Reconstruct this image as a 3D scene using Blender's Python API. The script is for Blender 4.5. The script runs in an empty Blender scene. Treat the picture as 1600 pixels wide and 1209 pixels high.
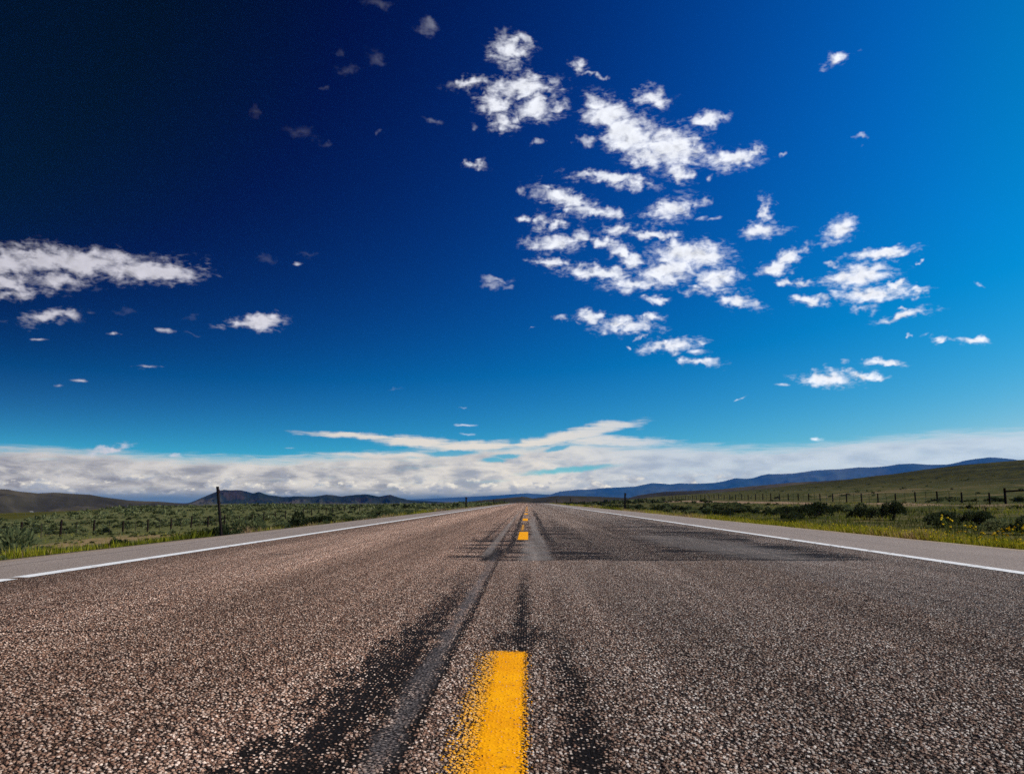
import bpy, bmesh, math, random
import numpy as np
from mathutils import Vector, Matrix, noise as mnoise

rng = np.random.default_rng(7)
random.seed(7)
sc = bpy.context.scene
COL = sc.collection
R = math.radians

# ------------------------------------------------------------------ camera
FPX, HORIZON, VPX, CAMH = 1350.0, 783.0, 824.5, 0.55
PITCH = math.atan((HORIZON - 604.5) / FPX)
YAW = math.atan((VPX - 800.0) * math.cos(PITCH) / FPX)
cam_d = bpy.data.cameras.new('camera')
cam = bpy.data.objects.new('camera', cam_d)
COL.objects.link(cam)
cam.location = (0, 0, CAMH)
cam.rotation_euler = (math.pi / 2 + PITCH, 0, YAW)
cam_d.lens = 36.0 * FPX / 1600.0
cam_d.clip_start = 0.05
cam_d.clip_end = 200000
cam_d.dof.use_dof = True
cam_d.dof.focus_distance = 3.4
cam_d.dof.aperture_fstop = 16
sc.camera = cam
CF = np.array([-math.sin(YAW) * math.cos(PITCH), math.cos(YAW) * math.cos(PITCH), math.sin(PITCH)])
CR = np.array([math.cos(YAW), math.sin(YAW), 0.0])
CU = np.cross(CR, CF)


def ray(px, py):
    d = CF + (px - 800) / FPX * CR + (604.5 - py) / FPX * CU
    return d / np.linalg.norm(d)


def azel(px, py):
    d = ray(px, py)
    return math.degrees(math.atan2(d[0], d[1])), math.degrees(math.asin(d[2]))


def project(x, y, z):
    v = np.stack([x, y, z - CAMH], -1)
    zc = v @ CF
    return 800 + FPX * (v @ CR) / zc, 604.5 - FPX * (v @ CU) / zc, zc


# ------------------------------------------------------------------ helpers
def tag(o, label=None, cat=None, group=None, kind=None):
    if label: o['label'] = label
    if cat: o['category'] = cat
    if group: o['group'] = group
    if kind: o['kind'] = kind
    return o


def empty(name, loc, rz=0.0):
    o = bpy.data.objects.new(name, None)
    o.empty_display_size = 0.2
    COL.objects.link(o)
    o.location = loc
    o.rotation_euler = (0, 0, rz)
    return o


def obj(name, me, parent=None, mat=None):
    o = bpy.data.objects.new(name, me)
    COL.objects.link(o)
    if parent: o.parent = parent
    if mat and not me.materials: me.materials.append(mat)
    return o


def mesh_np(name, verts, faces, mat=None, smooth=False):
    """faces: (n,3) or (n,4) int array"""
    me = bpy.data.meshes.new(name)
    verts = np.ascontiguousarray(verts, dtype=np.float32)
    faces = np.ascontiguousarray(faces, dtype=np.int32)
    k = faces.shape[1]
    me.vertices.add(len(verts))
    me.vertices.foreach_set('co', verts.ravel())
    me.loops.add(faces.size)
    me.loops.foreach_set('vertex_index', faces.ravel())
    me.polygons.add(len(faces))
    me.polygons.foreach_set('loop_start', np.arange(0, faces.size, k, dtype=np.int32))
    me.update(calc_edges=True)
    if smooth:
        me.polygons.foreach_set('use_smooth', np.ones(len(faces), dtype=bool))
    me.validate()
    if mat: me.materials.append(mat)
    return me


def grid_faces(nr, nc):
    i = np.arange(nr - 1)[:, None] * nc + np.arange(nc - 1)[None, :]
    i = i.ravel()
    return np.stack([i, i + 1, i + nc + 1, i + nc], 1)


def bm_mesh(name, bm, mat=None, smooth=False):
    me = bpy.data.meshes.new(name)
    bm.normal_update()
    bm.to_mesh(me)
    bm.free()
    if smooth:
        for p in me.polygons: p.use_smooth = True
    if mat: me.materials.append(mat)
    return me


def bm_tube(bm, pts, radii, seg=8, cap=True):
    rings = []
    for i, p in enumerate(pts):
        p = Vector(p)
        a = Vector(pts[max(i - 1, 0)]); b = Vector(pts[min(i + 1, len(pts) - 1)])
        t = (b - a).normalized()
        u = t.cross(Vector((0.3, 1, 0.1))).normalized()
        w = t.cross(u)
        r = radii[i] if hasattr(radii, '__len__') else radii
        rings.append([bm.verts.new(p + r * (math.cos(k * 2 * math.pi / seg) * u + math.sin(k * 2 * math.pi / seg) * w)) for k in range(seg)])
    for i in range(len(rings) - 1):
        for k in range(seg):
            bm.faces.new((rings[i][k], rings[i][(k + 1) % seg], rings[i + 1][(k + 1) % seg], rings[i + 1][k]))
    if cap:
        bm.faces.new(rings[0][::-1]); bm.faces.new(rings[-1])


def bm_box(bm, c, s, rot=None, bevel=0.0):
    m = Matrix.Translation(c) @ (rot.to_4x4() if rot else Matrix()) @ Matrix.Diagonal((s[0], s[1], s[2], 1))
    r = bmesh.ops.create_cube(bm, size=1.0, matrix=m)
    if bevel:
        es = list({e for v in r['verts'] for e in v.link_edges})
        bmesh.ops.bevel(bm, geom=es, offset=bevel, segments=1, affect='EDGES')


# ------------------------------------------------------------------ node language
class G:
    """a small expression language over one node tree"""
    def __init__(s, nt):
        s.nt = nt; s.L = nt.links

    def n(s, t, **kw):
        nd = s.nt.nodes.new(t)
        for k, v in kw.items(): setattr(nd, k, v)
        return nd

    def put(s, sock, v):
        if isinstance(v, E): s.L.new(v.s, sock)
        elif isinstance(v, bpy.types.NodeSocket): s.L.new(v, sock)
        else: sock.default_value = v

    def m(s, op, *a, clamp=False):
        nd = s.n('ShaderNodeMath', operation=op, use_clamp=clamp)
        for i, v in enumerate(a): s.put(nd.inputs[i], v)
        return E(s, nd.outputs[0])

    def vm(s, op, *a, out=0):
        nd = s.n('ShaderNodeVectorMath', operation=op)
        for i, v in enumerate(a): s.put(nd.inputs[i], v)
        return E(s, nd.outputs[out])

    def scale(s, v, k):
        nd = s.n('ShaderNodeVectorMath', operation='SCALE')
        s.put(nd.inputs[0], v); s.put(nd.inputs['Scale'], k)
        return E(s, nd.outputs[0])

    def xyz(s, v):
        nd = s.n('ShaderNodeSeparateXYZ'); s.put(nd.inputs[0], v)
        return [E(s, nd.outputs[i]) for i in range(3)]

    def vec(s, x, y, z):
        nd = s.n('ShaderNodeCombineXYZ')
        for i, v in enumerate((x, y, z)): s.put(nd.inputs[i], v)
        return E(s, nd.outputs[0])

    def noise(s, v, scale, detail=3.0, rough=0.55, dist=0.0, color=False, dim='3D'):
        nd = s.n('ShaderNodeTexNoise', noise_dimensions=dim)
        s.put(nd.inputs['Vector'], v); nd.inputs['Scale'].default_value = scale
        nd.inputs['Detail'].default_value = detail; nd.inputs['Roughness'].default_value = rough
        nd.inputs['Distortion'].default_value = dist
        return E(s, nd.outputs[1 if color else 0])

    def ss(s, v, a, b, lo=0.0, hi=1.0):
        nd = s.n('ShaderNodeMapRange', interpolation_type='SMOOTHSTEP')
        s.put(nd.inputs[0], v); s.put(nd.inputs[1], a); s.put(nd.inputs[2], b)
        s.put(nd.inputs[3], lo); s.put(nd.inputs[4], hi)
        return E(s, nd.outputs[0])

    def mix(s, f, a, b, mode='MIX'):
        nd = s.n('ShaderNodeMix', data_type='RGBA', blend_type=mode, clamp_factor=True)
        s.put(nd.inputs[0], f); s.put(nd.inputs[6], a if isinstance(a, E) else (*a, 1)); s.put(nd.inputs[7], b if isinstance(b, E) else (*b, 1))
        return E(s, nd.outputs[2])

    def ramp(s, f, stops, interp='LINEAR'):
        nd = s.n('ShaderNodeValToRGB'); r = nd.color_ramp; r.interpolation = interp
        while len(r.elements) < len(stops): r.elements.new(0.5)
        for e, (p, c) in zip(r.elements, stops):
            e.position = p
        for e, (p, c) in zip(r.elements, stops):
            e.color = (*c, 1) if hasattr(c, '__len__') else (c, c, c, 1)
        s.put(nd.inputs[0], f)
        return E(s, nd.outputs[0])


class E:
    def __init__(s, g, sock): s.g = g; s.s = sock
    def __add__(a, b): return a.g.m('ADD', a, b)
    __radd__ = __add__
    def __sub__(a, b): return a.g.m('SUBTRACT', a, b)
    def __rsub__(a, b): return a.g.m('SUBTRACT', b, a)
    def __mul__(a, b): return a.g.m('MULTIPLY', a, b)
    __rmul__ = __mul__
    def __rtruediv__(a, b): return a.g.m('DIVIDE', b, a)
    def __truediv__(a, b): return a.g.m('DIVIDE', a, b)
    def abs(a): return a.g.m('ABSOLUTE', a)
    def max(a, b): return a.g.m('MAXIMUM', a, b)
    def min(a, b): return a.g.m('MINIMUM', a, b)
    def clamp(a): return a.g.m('ADD', a, 0.0, clamp=True)


def new_mat(name, rough=0.9, spec=0.2):
    m = bpy.data.materials.new(name); m.use_nodes = True
    b = m.node_tree.nodes['Principled BSDF']
    b.inputs['Roughness'].default_value = rough
    b.inputs['Specular IOR Level'].default_value = spec
    g = G(m.node_tree)
    return m, g, b


def pos(g):
    return E(g, g.n('ShaderNodeTexCoord').outputs['Object'])


# ------------------------------------------------------------------ world: sky, polarising filter and clouds
SUN_AZ, SUN_EL = 88.0, 48.0
HAZE_D, HAZE_TOP, HAZE_R, HAZE_L = 4.0e-5, 745.0, 15800.0, (0.011, 0.108, 0.40)
sun_v = (math.sin(R(SUN_AZ)) * math.cos(R(SUN_EL)), math.cos(R(SUN_AZ)) * math.cos(R(SUN_EL)), math.sin(R(SUN_EL)))
world = bpy.data.worlds.new('World'); sc.world = world; world.use_nodes = True
g = G(world.node_tree)
bg = world.node_tree.nodes['Background']
bg.inputs['Strength'].default_value = 0.1
skyn = g.n('ShaderNodeTexSky', sky_type='NISHITA', sun_disc=False)
skyn.sun_elevation = R(SUN_EL); skyn.sun_rotation = R(SUN_AZ)
skyn.air_density = 1.0; skyn.dust_density = 0.5; skyn.ozone_density = 2.0; skyn.altitude = 1500
dirv = E(g, g.n('ShaderNodeTexCoord').outputs['Generated'])
dirv = g.vm('NORMALIZE', dirv)
dx, dy, dz = g.xyz(dirv)
ct = g.vm('DOT_PRODUCT', dirv, sun_v, out=1)
dzc = dz.max(0.0)
POL = [(-1.099, -0.0604, 0.0847), (2.796, -0.5936, -0.7279), (7.0693, 1.2229, 0.1163), (-22.5606, -8.8812, -3.7962), (19.3656, -4.7875, -5.8707),
       (-7.9911, 23.3819, 18.6252), (17.5152, -3.1715, -5.0039), (-8.8088, -13.9955, -12.9939), (-0.4157, 4.4367, 7.3146)]
feats = [None, ct, ct * ct, dzc, dzc * dzc, ct * dzc, dzc * dzc * dzc, ct * ct * dzc, ct * dzc * dzc]
acc = POL[0]
for c, ft in zip(POL[1:], feats[1:]):
    acc = g.vm('ADD', g.scale(c, ft), acc)
chans = [g.m('EXPONENT', (a + 0.0).min(0.15)).max(0.002) for a in g.xyz(acc)]
filt = g.vec(*chans)
blue = g.vm('MULTIPLY', E(g, skyn.outputs[0]), filt)
blue = g.vm('MAXIMUM', g.vm('MULTIPLY_ADD', blue, (1.0, 1.05, 1.0), g.vec(g.ss(dz, 0.09, 0.18) * -0.07, 0.0, 0.0)), (0.0, 0.0, 0.0))
az = g.m('ARCTAN2', dx, dy) * 57.29578
el = g.m('ARCSINE', dz) * 57.29578
P = g.vec(az, el, 0.0)
# domain warp: the ragged, wind-torn outline of fair-weather cumulus
w1 = g.noise(P, 0.55, 2, 0.5, color=True)
w2 = g.noise(P, 1.7, 2, 0.5, color=True)
warp = g.vm('ADD', g.scale(g.vm('SUBTRACT', w1, (0.5, 0.5, 0.5)), 1.5), g.scale(g.vm('SUBTRACT', w2, (0.5, 0.5, 0.5)), 1.35))
warp = g.vm('MULTIPLY', warp, (1.0, 0.62, 0.0))
Pw = g.vm('ADD', P, warp)

# clouds: where each stands in the sky, its size and tilt (read off the photograph), and its thickness
CL = [(800, 78, 30, 24, 0, 1), (787, 52, 12, 12, 0, .6), (735, 130, 26, 10, -15, 1), (703, 134, 14, 7, 0, .5), (750, 145, 6, 6, 0, .6),
      (812, 138, 55, 20, 0, 1.1), (772, 165, 24, 18, 20, 1), (842, 168, 36, 22, 0, 1), (790, 190, 18, 14, 0, .75),
      (905, 105, 14, 10, 0, .7), (925, 118, 8, 5, 0, .5), (940, 120, 8, 6, 0, .4),
      (950, 180, 38, 26, 20, 1.15), (985, 210, 55, 34, 30, 1.25), (1050, 230, 60, 30, 5, 1.25), (1060, 270, 22, 14, 0, 1),
      (1015, 245, 45, 20, 10, 1.1), (915, 220, 16, 7, 0, .5), (932, 160, 18, 8, 0, .6),
      (1020, 152, 28, 15, 10, 1), (1104, 188, 27, 12, -20, 1), (1145, 248, 42, 15, -5, 1), (1180, 241, 14, 7, 10, .8), (1108, 278, 7, 5, 0, .6),
      (960, 281, 60, 9, 5, .95), (985, 290, 22, 10, 0, .9), (1050, 328, 38, 20, -20, 1.05), (1097, 313, 12, 7, 10, .6),
      (885, 313, 50, 18, 22, 1.1), (940, 332, 36, 9, 10, 1), (845, 300, 20, 10, -20, .6), (815, 300, 10, 7, 0, .5),
      (1192, 358, 30, 13, -5, 1.05), (1195, 328, 10, 18, 0, .8), (1112, 341, 22, 5, -3, .9),
      (868, 380, 40, 14, 0, 1), (822, 343, 11, 6, 0, .7), (848, 348, 14, 12, 0, .7), (868, 352, 14, 8, -30, .7), (905, 372, 14, 14, 0, .9),
      (963, 358, 24, 10, -12, .95), (1025, 368, 44, 8, 4, 1), (945, 380, 26, 8, 3, .95), (975, 398, 26, 14, 25, 1),
      (1080, 398, 58, 24, 0, 1.3), (1040, 425, 52, 22, -5, 1.2), (945, 428, 72, 13, 8, 1.1), (858, 412, 32, 7, 8, .9), (995, 442, 52, 12, 0, 1),
      (1122, 436, 34, 20, 0, 1.1), (1087, 456, 20, 8, 0, .8), (1150, 470, 30, 10, 12, .85), (1025, 470, 20, 6, 0, .8),
      (925, 496, 22, 12, 0, 1), (975, 510, 50, 12, 3, 1.05), (1015, 500, 20, 6, -10, .8), (875, 496, 12, 4, 0, .6),
      (1048, 540, 40, 11, -8, 1), (1090, 550, 20, 5, 0, .8), (1096, 564, 28, 8, 4, .95), (986, 544, 5, 4, 0, .5), (1002, 528, 12, 4, -30, .5),
      (1312, 358, 26, 17, -25, 1.05), (1290, 378, 14, 6, 0, .6), (1232, 402, 32, 11, -30, 1), (1213, 418, 28, 11, -10, 1), (1240, 442, 24, 6, 5, .8), (1262, 385, 8, 10, 30, .6),
      (1375, 396, 52, 9, -8, 1.05), (1340, 430, 58, 16, -10, 1.2), (1362, 458, 60, 14, -6, 1.2), (1267, 470, 24, 7, 0, .9), (1405, 442, 20, 6, -8, .9), (1432, 458, 20, 6, -15, .8),
      (1355, 482, 18, 6, 0, .5), (1410, 495, 40, 7, -12, 1), (1300, 410, 10, 5, 0, .6), (1410, 482, 14, 3, 0, .6),
      (1444, 523, 13, 5, -20, .9), (1470, 530, 18, 7, -20, .9), (1520, 531, 24, 6, 5, .95), (1419, 526, 5, 3, 0, .6),
      (1295, 591, 52, 12, 0, 1.2), (1350, 586, 30, 7, 5, 1), (1385, 566, 28, 7, 0, 1.05), (1318, 565, 10, 5, 0, .9), (1221, 601, 13, 3, 0, .8), (1437, 408, 6, 3, 0, .4),
      (1306, 94, 22, 8, -25, .75), (1345, 215, 14, 5, 10, .5), (1527, 445, 10, 4, 0, .5), (1225, 240, 6, 5, 0, .35),
      (100, 408, 175, 22, 3, 1.15), (235, 425, 85, 18, 0, 1.25), (10, 440, 50, 16, 0, .9), (80, 440, 50, 14, 0, .75), (20, 460, 45, 8, -5, .7), (153, 454, 14, 4, -5, .6), (0, 410, 90, 26, 0, 1.2),
      (78, 496, 44, 10, -4, .8), (402, 505, 48, 10, -5, 1.05), (255, 516, 16, 5, 0, .7), (296, 497, 14, 4, 0, .6), (195, 489, 18, 4, 0, .5), (175, 521, 14, 3, 0, .7), (60, 530, 18, 2.5, 0, .7), (300, 523, 8, 2.5, 0, .4),
      (465, 208, 28, 11, 5, .55), (513, 224, 14, 5, 0, .3), (590, 3, 26, 9, 0, .6), (665, 40, 20, 15, 25, .4), (592, 92, 20, 12, 20, .38), (543, 108, 15, 10, 0, .36), (530, 78, 10, 7, 0, .32), (402, 172, 12, 7, 0, .28), (512, 140, 10, 5, 0, .25), (596, 212, 5, 5, 0, .35),
      (465, 413, 12, 4, 0, .75), (484, 398, 18, 5, 5, .6), (415, 405, 18, 5, 10, .35), (680, 188, 16, 5, 0, .3), (742, 258, 17, 6, -5, .8), (840, 223, 12, 6, 0, .6), (738, 203, 8, 6, 0, .4), (772, 438, 24, 5, 5, .6), (775, 447, 22, 5, 5, .6),
      (228, 572, 26, 3, 3, .8), (215, 578, 8, 2.5, 0, .6), (125, 595, 20, 3, 3, .8), (88, 602, 11, 3.5, 0, .8), (615, 606, 11, 2, 0, .5), (728, 664, 18, 2.5, 0, .9), (727, 678, 18, 3, 3, .9), (726, 637, 6, 2, 0, .5),
      (450, 700, 20, 2, 0, .9), (1276, 686, 11, 4, 0, 1), (1155, 625, 10, 3, -20, .3), (172, 702, 26, 9, -10, 1), (272, 712, 15, 5, 0, .9), (836, 514, 7, 2, 0, .4)]


def chain(P, items):
    px_, py_, _ = g.xyz(P)
    Pyx = g.vec(py_, px_, 0.0)
    out = None
    for (x, y, a, b, rot, s) in items:
        u0, v0 = azel(x, y)
        ux, vx = azel(x + 1, y); uy, vy = azel(x, y + 1)
        J = np.linalg.inv(np.array([[ux - u0, uy - u0], [vx - v0, vy - v0]]))      # degrees -> photograph units
        c, sn = math.cos(R(rot)), math.sin(R(rot))
        M = np.diag([1 / a, 1 / b]) @ np.array([[c, sn], [-sn, c]]) @ J
        off = -M @ np.array([u0, v0])
        t = g.vm('MULTIPLY_ADD', Pyx, (M[0, 1], M[1, 0], 0), (off[0], off[1], 0))
        t = g.vm('MULTIPLY_ADD', P, (M[0, 0], M[1, 1], 0), t)
        ln = g.vm('LENGTH', t, out=1)
        val = g.m('MULTIPLY_ADD', ln, -s, s)
        out = val if out is None else out.max(val)
    return out


body = chain(Pw, [c for c in CL if c[5] > 0.65 and c[3] > 5.5]).max(-1.5)
flat_ = chain(g.vm('ADD', P, g.vm('MULTIPLY', warp, (0.45, 0.10, 0.0))), [(*c[:5], 1.0) for c in CL if c[5] > 0.65 and c[3] <= 5.5]).max(-1.5)
thin = chain(Pw, [(*c[:5], 1.0) for c in CL if c[5] <= 0.65]).max(-1.5)
fb = g.noise(g.vm('MULTIPLY', P, (0.9, 1.6, 1.0)), 1.05, 6, 0.52, 0.5)
fb_sun = g.noise(g.vm('ADD', g.vm('MULTIPLY', P, (0.9, 1.6, 1.0)), (0.30, 0.42, 0.0)), 1.05, 4, 0.5, 0.5)
fb2 = g.noise(g.vm('MULTIPLY', P, (0.8, 1.9, 1.0)), 2.9, 4, 0.5, 0.6)
frac = (fb - 0.5) * 2.1 + (fb2 - 0.5) * 0.62
alpha = g.ss(body + frac, -0.22, 0.92) * g.ss(body, -0.75, -0.05)
veil = g.ss(body + frac * 0.9 + (fb2 - 0.5) * 1.4, -0.45, 0.8) * g.ss(body, -0.9, 0.0) * 0.36
alpha = alpha.max(veil)
alpha_t = g.ss(thin + frac * 1.2, -0.3, 1.4) * g.ss(thin, -0.9, 0.4) * g.ss(az, -13.0, 8.0, 0.05, 0.70)
alpha_f = g.ss(flat_ + frac * 1.4, 0.0, 1.5) * g.ss(flat_, -0.7, 0.3) * 0.9
alpha = alpha.max(alpha_t).max(alpha_f)
# cloud light: bright sunlit body, slightly greyer where the cloud is thick and towards its base
shade = g.noise(g.vm('ADD', P, (0.12, -0.3, 3.0)), 1.3, 5, 0.6)
thick = g.ss(body + (shade - 0.5) * 1.6, 0.35, 1.0)
cl_b = g.ss(shade, 0.3, 0.65, 0.86, 1.04) * (1.0 - thick * 0.08) * (1.0 - g.ss(fb_sun - fb, 0.0, 0.28) * 0.26) * g.ss(az, -34.0, 6.0, 0.66, 1.02)
cl_col = g.mix(g.ss(az, -30.0, 5.0), (0.93, 0.91, 1.02), (0.94, 0.97, 1.05))
cloud_c = g.scale(cl_col, cl_b)

# the high sheet and cloud bank above the horizon
TOP = [(0, 697), (100, 700), (200, 706), (300, 713), (400, 714), (470, 712), (560, 708), (640, 704), (720, 701), (800, 692), (900, 690), (1000, 692),
       (1100, 696), (1180, 698), (1240, 696), (1300, 690), (1400, 681), (1500, 674), (1600, 669)]
A0, A1, EM = -45.0, 45.0, 8.0
st = [((azel(x, y)[0] - A0) / (A1 - A0), azel(x, y)[1] / EM) for x, y in TOP]
top = g.ramp((az - A0) / (A1 - A0), st) * EM
STREAK = [(560, 681, 100, 6, 3, 1), (650, 690, 85, 11, 3, 1.2), (740, 697, 110, 10, 0, 1.1), (905, 678, 105, 11, -11, 1.3), (960, 664, 45, 9, 0, 1.2), (960, 690, 120, 11, 2, 1.1), (850, 690, 80, 9, -8, 1.1),
          (620, 712, 160, 8, 0, .9)]
Pl = g.vm('ADD', P, g.vm('MULTIPLY', warp, (0.5, 0.28, 0.0)))
streak = chain(Pl, STREAK).max(-1.5)
stv = g.vec(az * 0.22, el * 1.7, 0.0)
n1 = g.noise(stv, 1.0, 6, 0.6, 0.4)
n2 = g.noise(g.vm('ADD', stv, (7.3, 2.1, 5.0)), 0.9, 5, 0.55, 0.3)
n4 = g.noise(g.vec(az * 0.55, el * 5.5, 2.0), 1.0, 6, 0.62, 0.6)
band = g.ss(top - el + (n1 - 0.5) * 1.0 + (n4 - 0.5) * 0.8, -0.30, 0.65)
GAPS = [(705, 708, 45, 5, 0, 1), (790, 713, 26, 4, -5, .8), (870, 700, 22, 4, -10, .9), (890, 734, 75, 5, -5, .7), (770, 719, 20, 4, 0, .8), (560, 692, 60, 7, 5, .9), (805, 690, 12, 5, 0, .8)]
gaps = g.ss(chain(Pl, GAPS).max(-1.0), -0.25, 0.45)
bank = band.max(g.ss(streak + (n1 - 0.5) * 0.8 + (n4 - 0.5) * 1.3, -0.15, 0.75)) * (1.0 - gaps * 0.85)
bank = bank * g.ss(n2 * 0.6 + n4 * 0.4, 0.22, 0.46, 0.5, 1.0)
# colour of the bank: warm white in the middle, grey with dark bases to the left, pale blue-white to the right
lightc = g.ramp((az - A0) / (A1 - A0), [(0.15, (0.60, 0.575, 0.565)), (0.36, (0.70, 0.665, 0.62)), (0.5, (0.76, 0.71, 0.64)), (0.60, (0.56, 0.62, 0.68)), (0.85, (0.55, 0.66, 0.76))])
greyc = g.ramp((az - A0) / (A1 - A0), [(0.15, (0.175, 0.185, 0.24)), (0.4, (0.22, 0.25, 0.32)), (0.55, (0.34, 0.40, 0.50)), (0.85, (0.42, 0.54, 0.68))])
n3 = g.noise(g.vm('ADD', g.vec(az * 0.40, el * 1.15, 0.0), (3.1, 9.0, 1.0)), 1.0, 5, 0.55, 0.25)
edge = g.ss(top - el + (n1 - 0.5) * 1.2, 0.0, 1.1)
gm = g.ss(n3 * 0.85 + n4 * 0.15, 0.36, 0.66) * edge * 0.88
# small cumulus heads low over the hills
puff = g.noise(g.vec(az * 0.8, el * 1.6, 4.0), 1.0, 6, 0.6)
pm = g.ss(puff, 0.50, 0.60) * g.ss(el, 0.2, 0.6) * g.ss(el, 2.0, 1.2)
bank_c = g.mix(gm, lightc, greyc)
puff_s = g.noise(g.vec(az * 0.8 + 0.12, el * 1.6 + 0.45, 4.0), 1.0, 4, 0.6)
bank_c = g.mix(pm * 0.85, bank_c, g.mix(g.ss(puff_s, 0.40, 0.60), (0.86, 0.80, 0.70), (0.36, 0.39, 0.46)))
# rain-blue band right at the horizon
bank_c = g.mix(g.ss(el + (n3 - 0.5) * 0.8, 1.0, 0.1), bank_c, (0.10, 0.18, 0.32))

SK = 10.0                                            # Background strength is 0.1
col = g.mix(bank, blue, g.scale(bank_c, SK))
col = g.mix(alpha, col, g.scale(cloud_c, SK))
# the air box stands in front of the sky and takes some of its light and adds its own: the sky beyond it is that much brighter
path = g.m('DIVIDE', HAZE_TOP, dzc.max(0.001)).min(g.m('DIVIDE', HAZE_R, dx.abs().max(dy.abs())))
trans = g.m('EXPONENT', path * -HAZE_D)
lost = g.vm('SUBTRACT', col, g.scale(tuple(SK * v for v in HAZE_L), 1.0 - trans))
col = g.vm('MAXIMUM', g.scale(lost, 1.0 / trans), (0.0, 0.0, 0.0))
# below the horizon: plain ground-coloured light
col = g.mix(g.ss(dz, 0.0, -0.03), col, (0.9, 0.9, 0.7))
g.put(bg.inputs['Color'], col)

sun_d = bpy.data.lights.new('sun', 'SUN')
sun_d.energy = 4.2; sun_d.angle = R(0.5); sun_d.color = (1.0, 0.95, 0.87)
sun = bpy.data.objects.new('sun', sun_d); COL.objects.link(sun)
sun.rotation_euler = Vector(sun_v).to_track_quat('Z', 'Y').to_euler()
sun.location = (40, 0, 60)

# ------------------------------------------------------------------ terrain
ROAD_L, ROAD_R, SH_L, SH_R = -3.70, 3.84, -5.25, 6.12
LX = np.array([-4000, -800, -400, -200, -120, -70, -38, -25, -16, -10, -7, -5.0, 0, 5.9, 8, 12, 18, 30, 45, 70, 120, 400, 4000.])
LZ = np.array([-9.0, -6.5, -5.2, -4.0, -3.4, -2.9, -2.45, -2.1, -1.6, -.9, -.42, -.10, -.30, -.10, -.36, -.58, -.45, -.05, .38, .7, 1.2, 2.4, 2.4])


def sstep(v, a, b):
    t = np.clip((v - a) / (b - a), 0, 1)
    return t * t * (3 - 2 * t)


def roadz(y):
    y = np.asarray(y, float)
    return np.where(y > 230, -np.minimum((y - 230) ** 2 / 60000., 3.2), 0.0)


class FBM:
    """cheap smooth value noise in 2-D for numpy"""
    def __init__(s, seed):
        s.t = np.random.default_rng(seed).random((256, 256))

    def v(s, x, y):
        xi = np.floor(x).astype(int); yi = np.floor(y).astype(int)
        fx = x - xi; fy = y - yi
        fx = fx * fx * (3 - 2 * fx); fy = fy * fy * (3 - 2 * fy)
        t = s.t
        a = t[xi % 256, yi % 256]; b = t[(xi + 1) % 256, yi % 256]
        c = t[xi % 256, (yi + 1) % 256]; d = t[(xi + 1) % 256, (yi + 1) % 256]
        return (a * (1 - fx) + b * fx) * (1 - fy) + (c * (1 - fx) + d * fx) * fy - 0.5

    def f(s, x, y, o=4, r=0.5):
        out = 0; a = 1.0
        for k in range(o):
            out = out + a * s.v(x + 17.3 * k, y + 9.1 * k); x = x * 2.03; y = y * 2.03; a *= r
        return out


NZ = FBM(3)
HA = [(870, 779), (940, 776.5), (1000, 774.5), (1100, 769), (1200, 762), (1250, 757), (1300, 752), (1350, 746), (1400, 740), (1450, 733), (1500, 727), (1550, 722), (1600, 718), (1700, 711), (1850, 706)]
HA_az = np.array([azel(*p)[0] for p in HA]); HA_tan = np.array([math.tan(R(azel(*p)[1])) for p in HA])
HA_D = 520.0


def ground_z(x, y):
    x = np.asarray(x, float); y = np.asarray(y, float)
    prof = np.interp(x, LX, LZ)
    fac = 0.42 + 0.58 * (1 - sstep(y, 105, 260))
    z = np.where((x < -5) , -0.10 + (prof + 0.10) * fac, prof)
    s = np.maximum(0, -x - 0.35 * y - 20)
    z = z - 0.036 * np.minimum(s, 480) * sstep(-x, 60, 120)
    z = z + roadz(y) * np.where(np.abs(x) < 30, 1, 1)
    rough = sstep(np.abs(x), 8, 30)
    z = z + rough * (0.35 * NZ.f(x / 14., y / 14., 3) + 1.2 * NZ.f(x / 90. + 5, y / 90., 3) * sstep(np.abs(x), 40, 140))
    # the long grassy hillside on the right
    r = np.hypot(x, y); a = np.degrees(np.arctan2(x, y))
    tn = np.interp(a, HA_az, HA_tan) * sstep(a, 1.2, 5) * (1 - sstep(a, 70, 110))
    crest = CAMH + tn * HA_D
    t = np.clip((r - 110) / (HA_D - 110), 0, 1)
    up = t ** 1.12
    down = 1 - sstep(r, HA_D, HA_D * 2.1)
    h = np.maximum(crest - 0.8, 0) * up * down * sstep(x, 22, 70)
    z = z + h + h * 0.10 * NZ.f(x / 130., y / 130., 4) * np.sin(np.pi * np.clip(t, 0, 1))
    return z


# ---- materials for the land
def land_coords(g):
    p = pos(g); x, y, z = g.xyz(p)
    return p, x, y, z


m_ground, g, b = new_mat('dry grass and sage soil', 1.0, 0.05)
p, x, y, z = land_coords(g)
flat = g.vec(x, y, 0.0)
big = g.noise(flat, 0.02, 4, 0.6, 0.6)
mid = g.noise(flat, 0.16, 4, 0.6)
fine = g.noise(flat, 1.1, 5, 0.65)
olive = g.mix(mid, (0.026, 0.032, 0.007), (0.065, 0.070, 0.014))
tan = g.mix(fine, (0.16, 0.105, 0.06), (0.27, 0.185, 0.115))
base = g.mix(g.ss(fine * 0.5 + mid * 0.6, 0.50, 0.70), olive, g.mix(fine, (0.10, 0.085, 0.03), (0.17, 0.13, 0.055)))
base = g.mix(g.ss(big * 0.7 + mid * 0.4, 0.60, 0.72) * 0.55, base, tan)
base = g.mix(g.ss(x, -9.0, -16.0) * 0.72, base, g.mix(g.ss(fine, 0.35, 0.65), (0.072, 0.082, 0.026), (0.155, 0.160, 0.068)))
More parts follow.
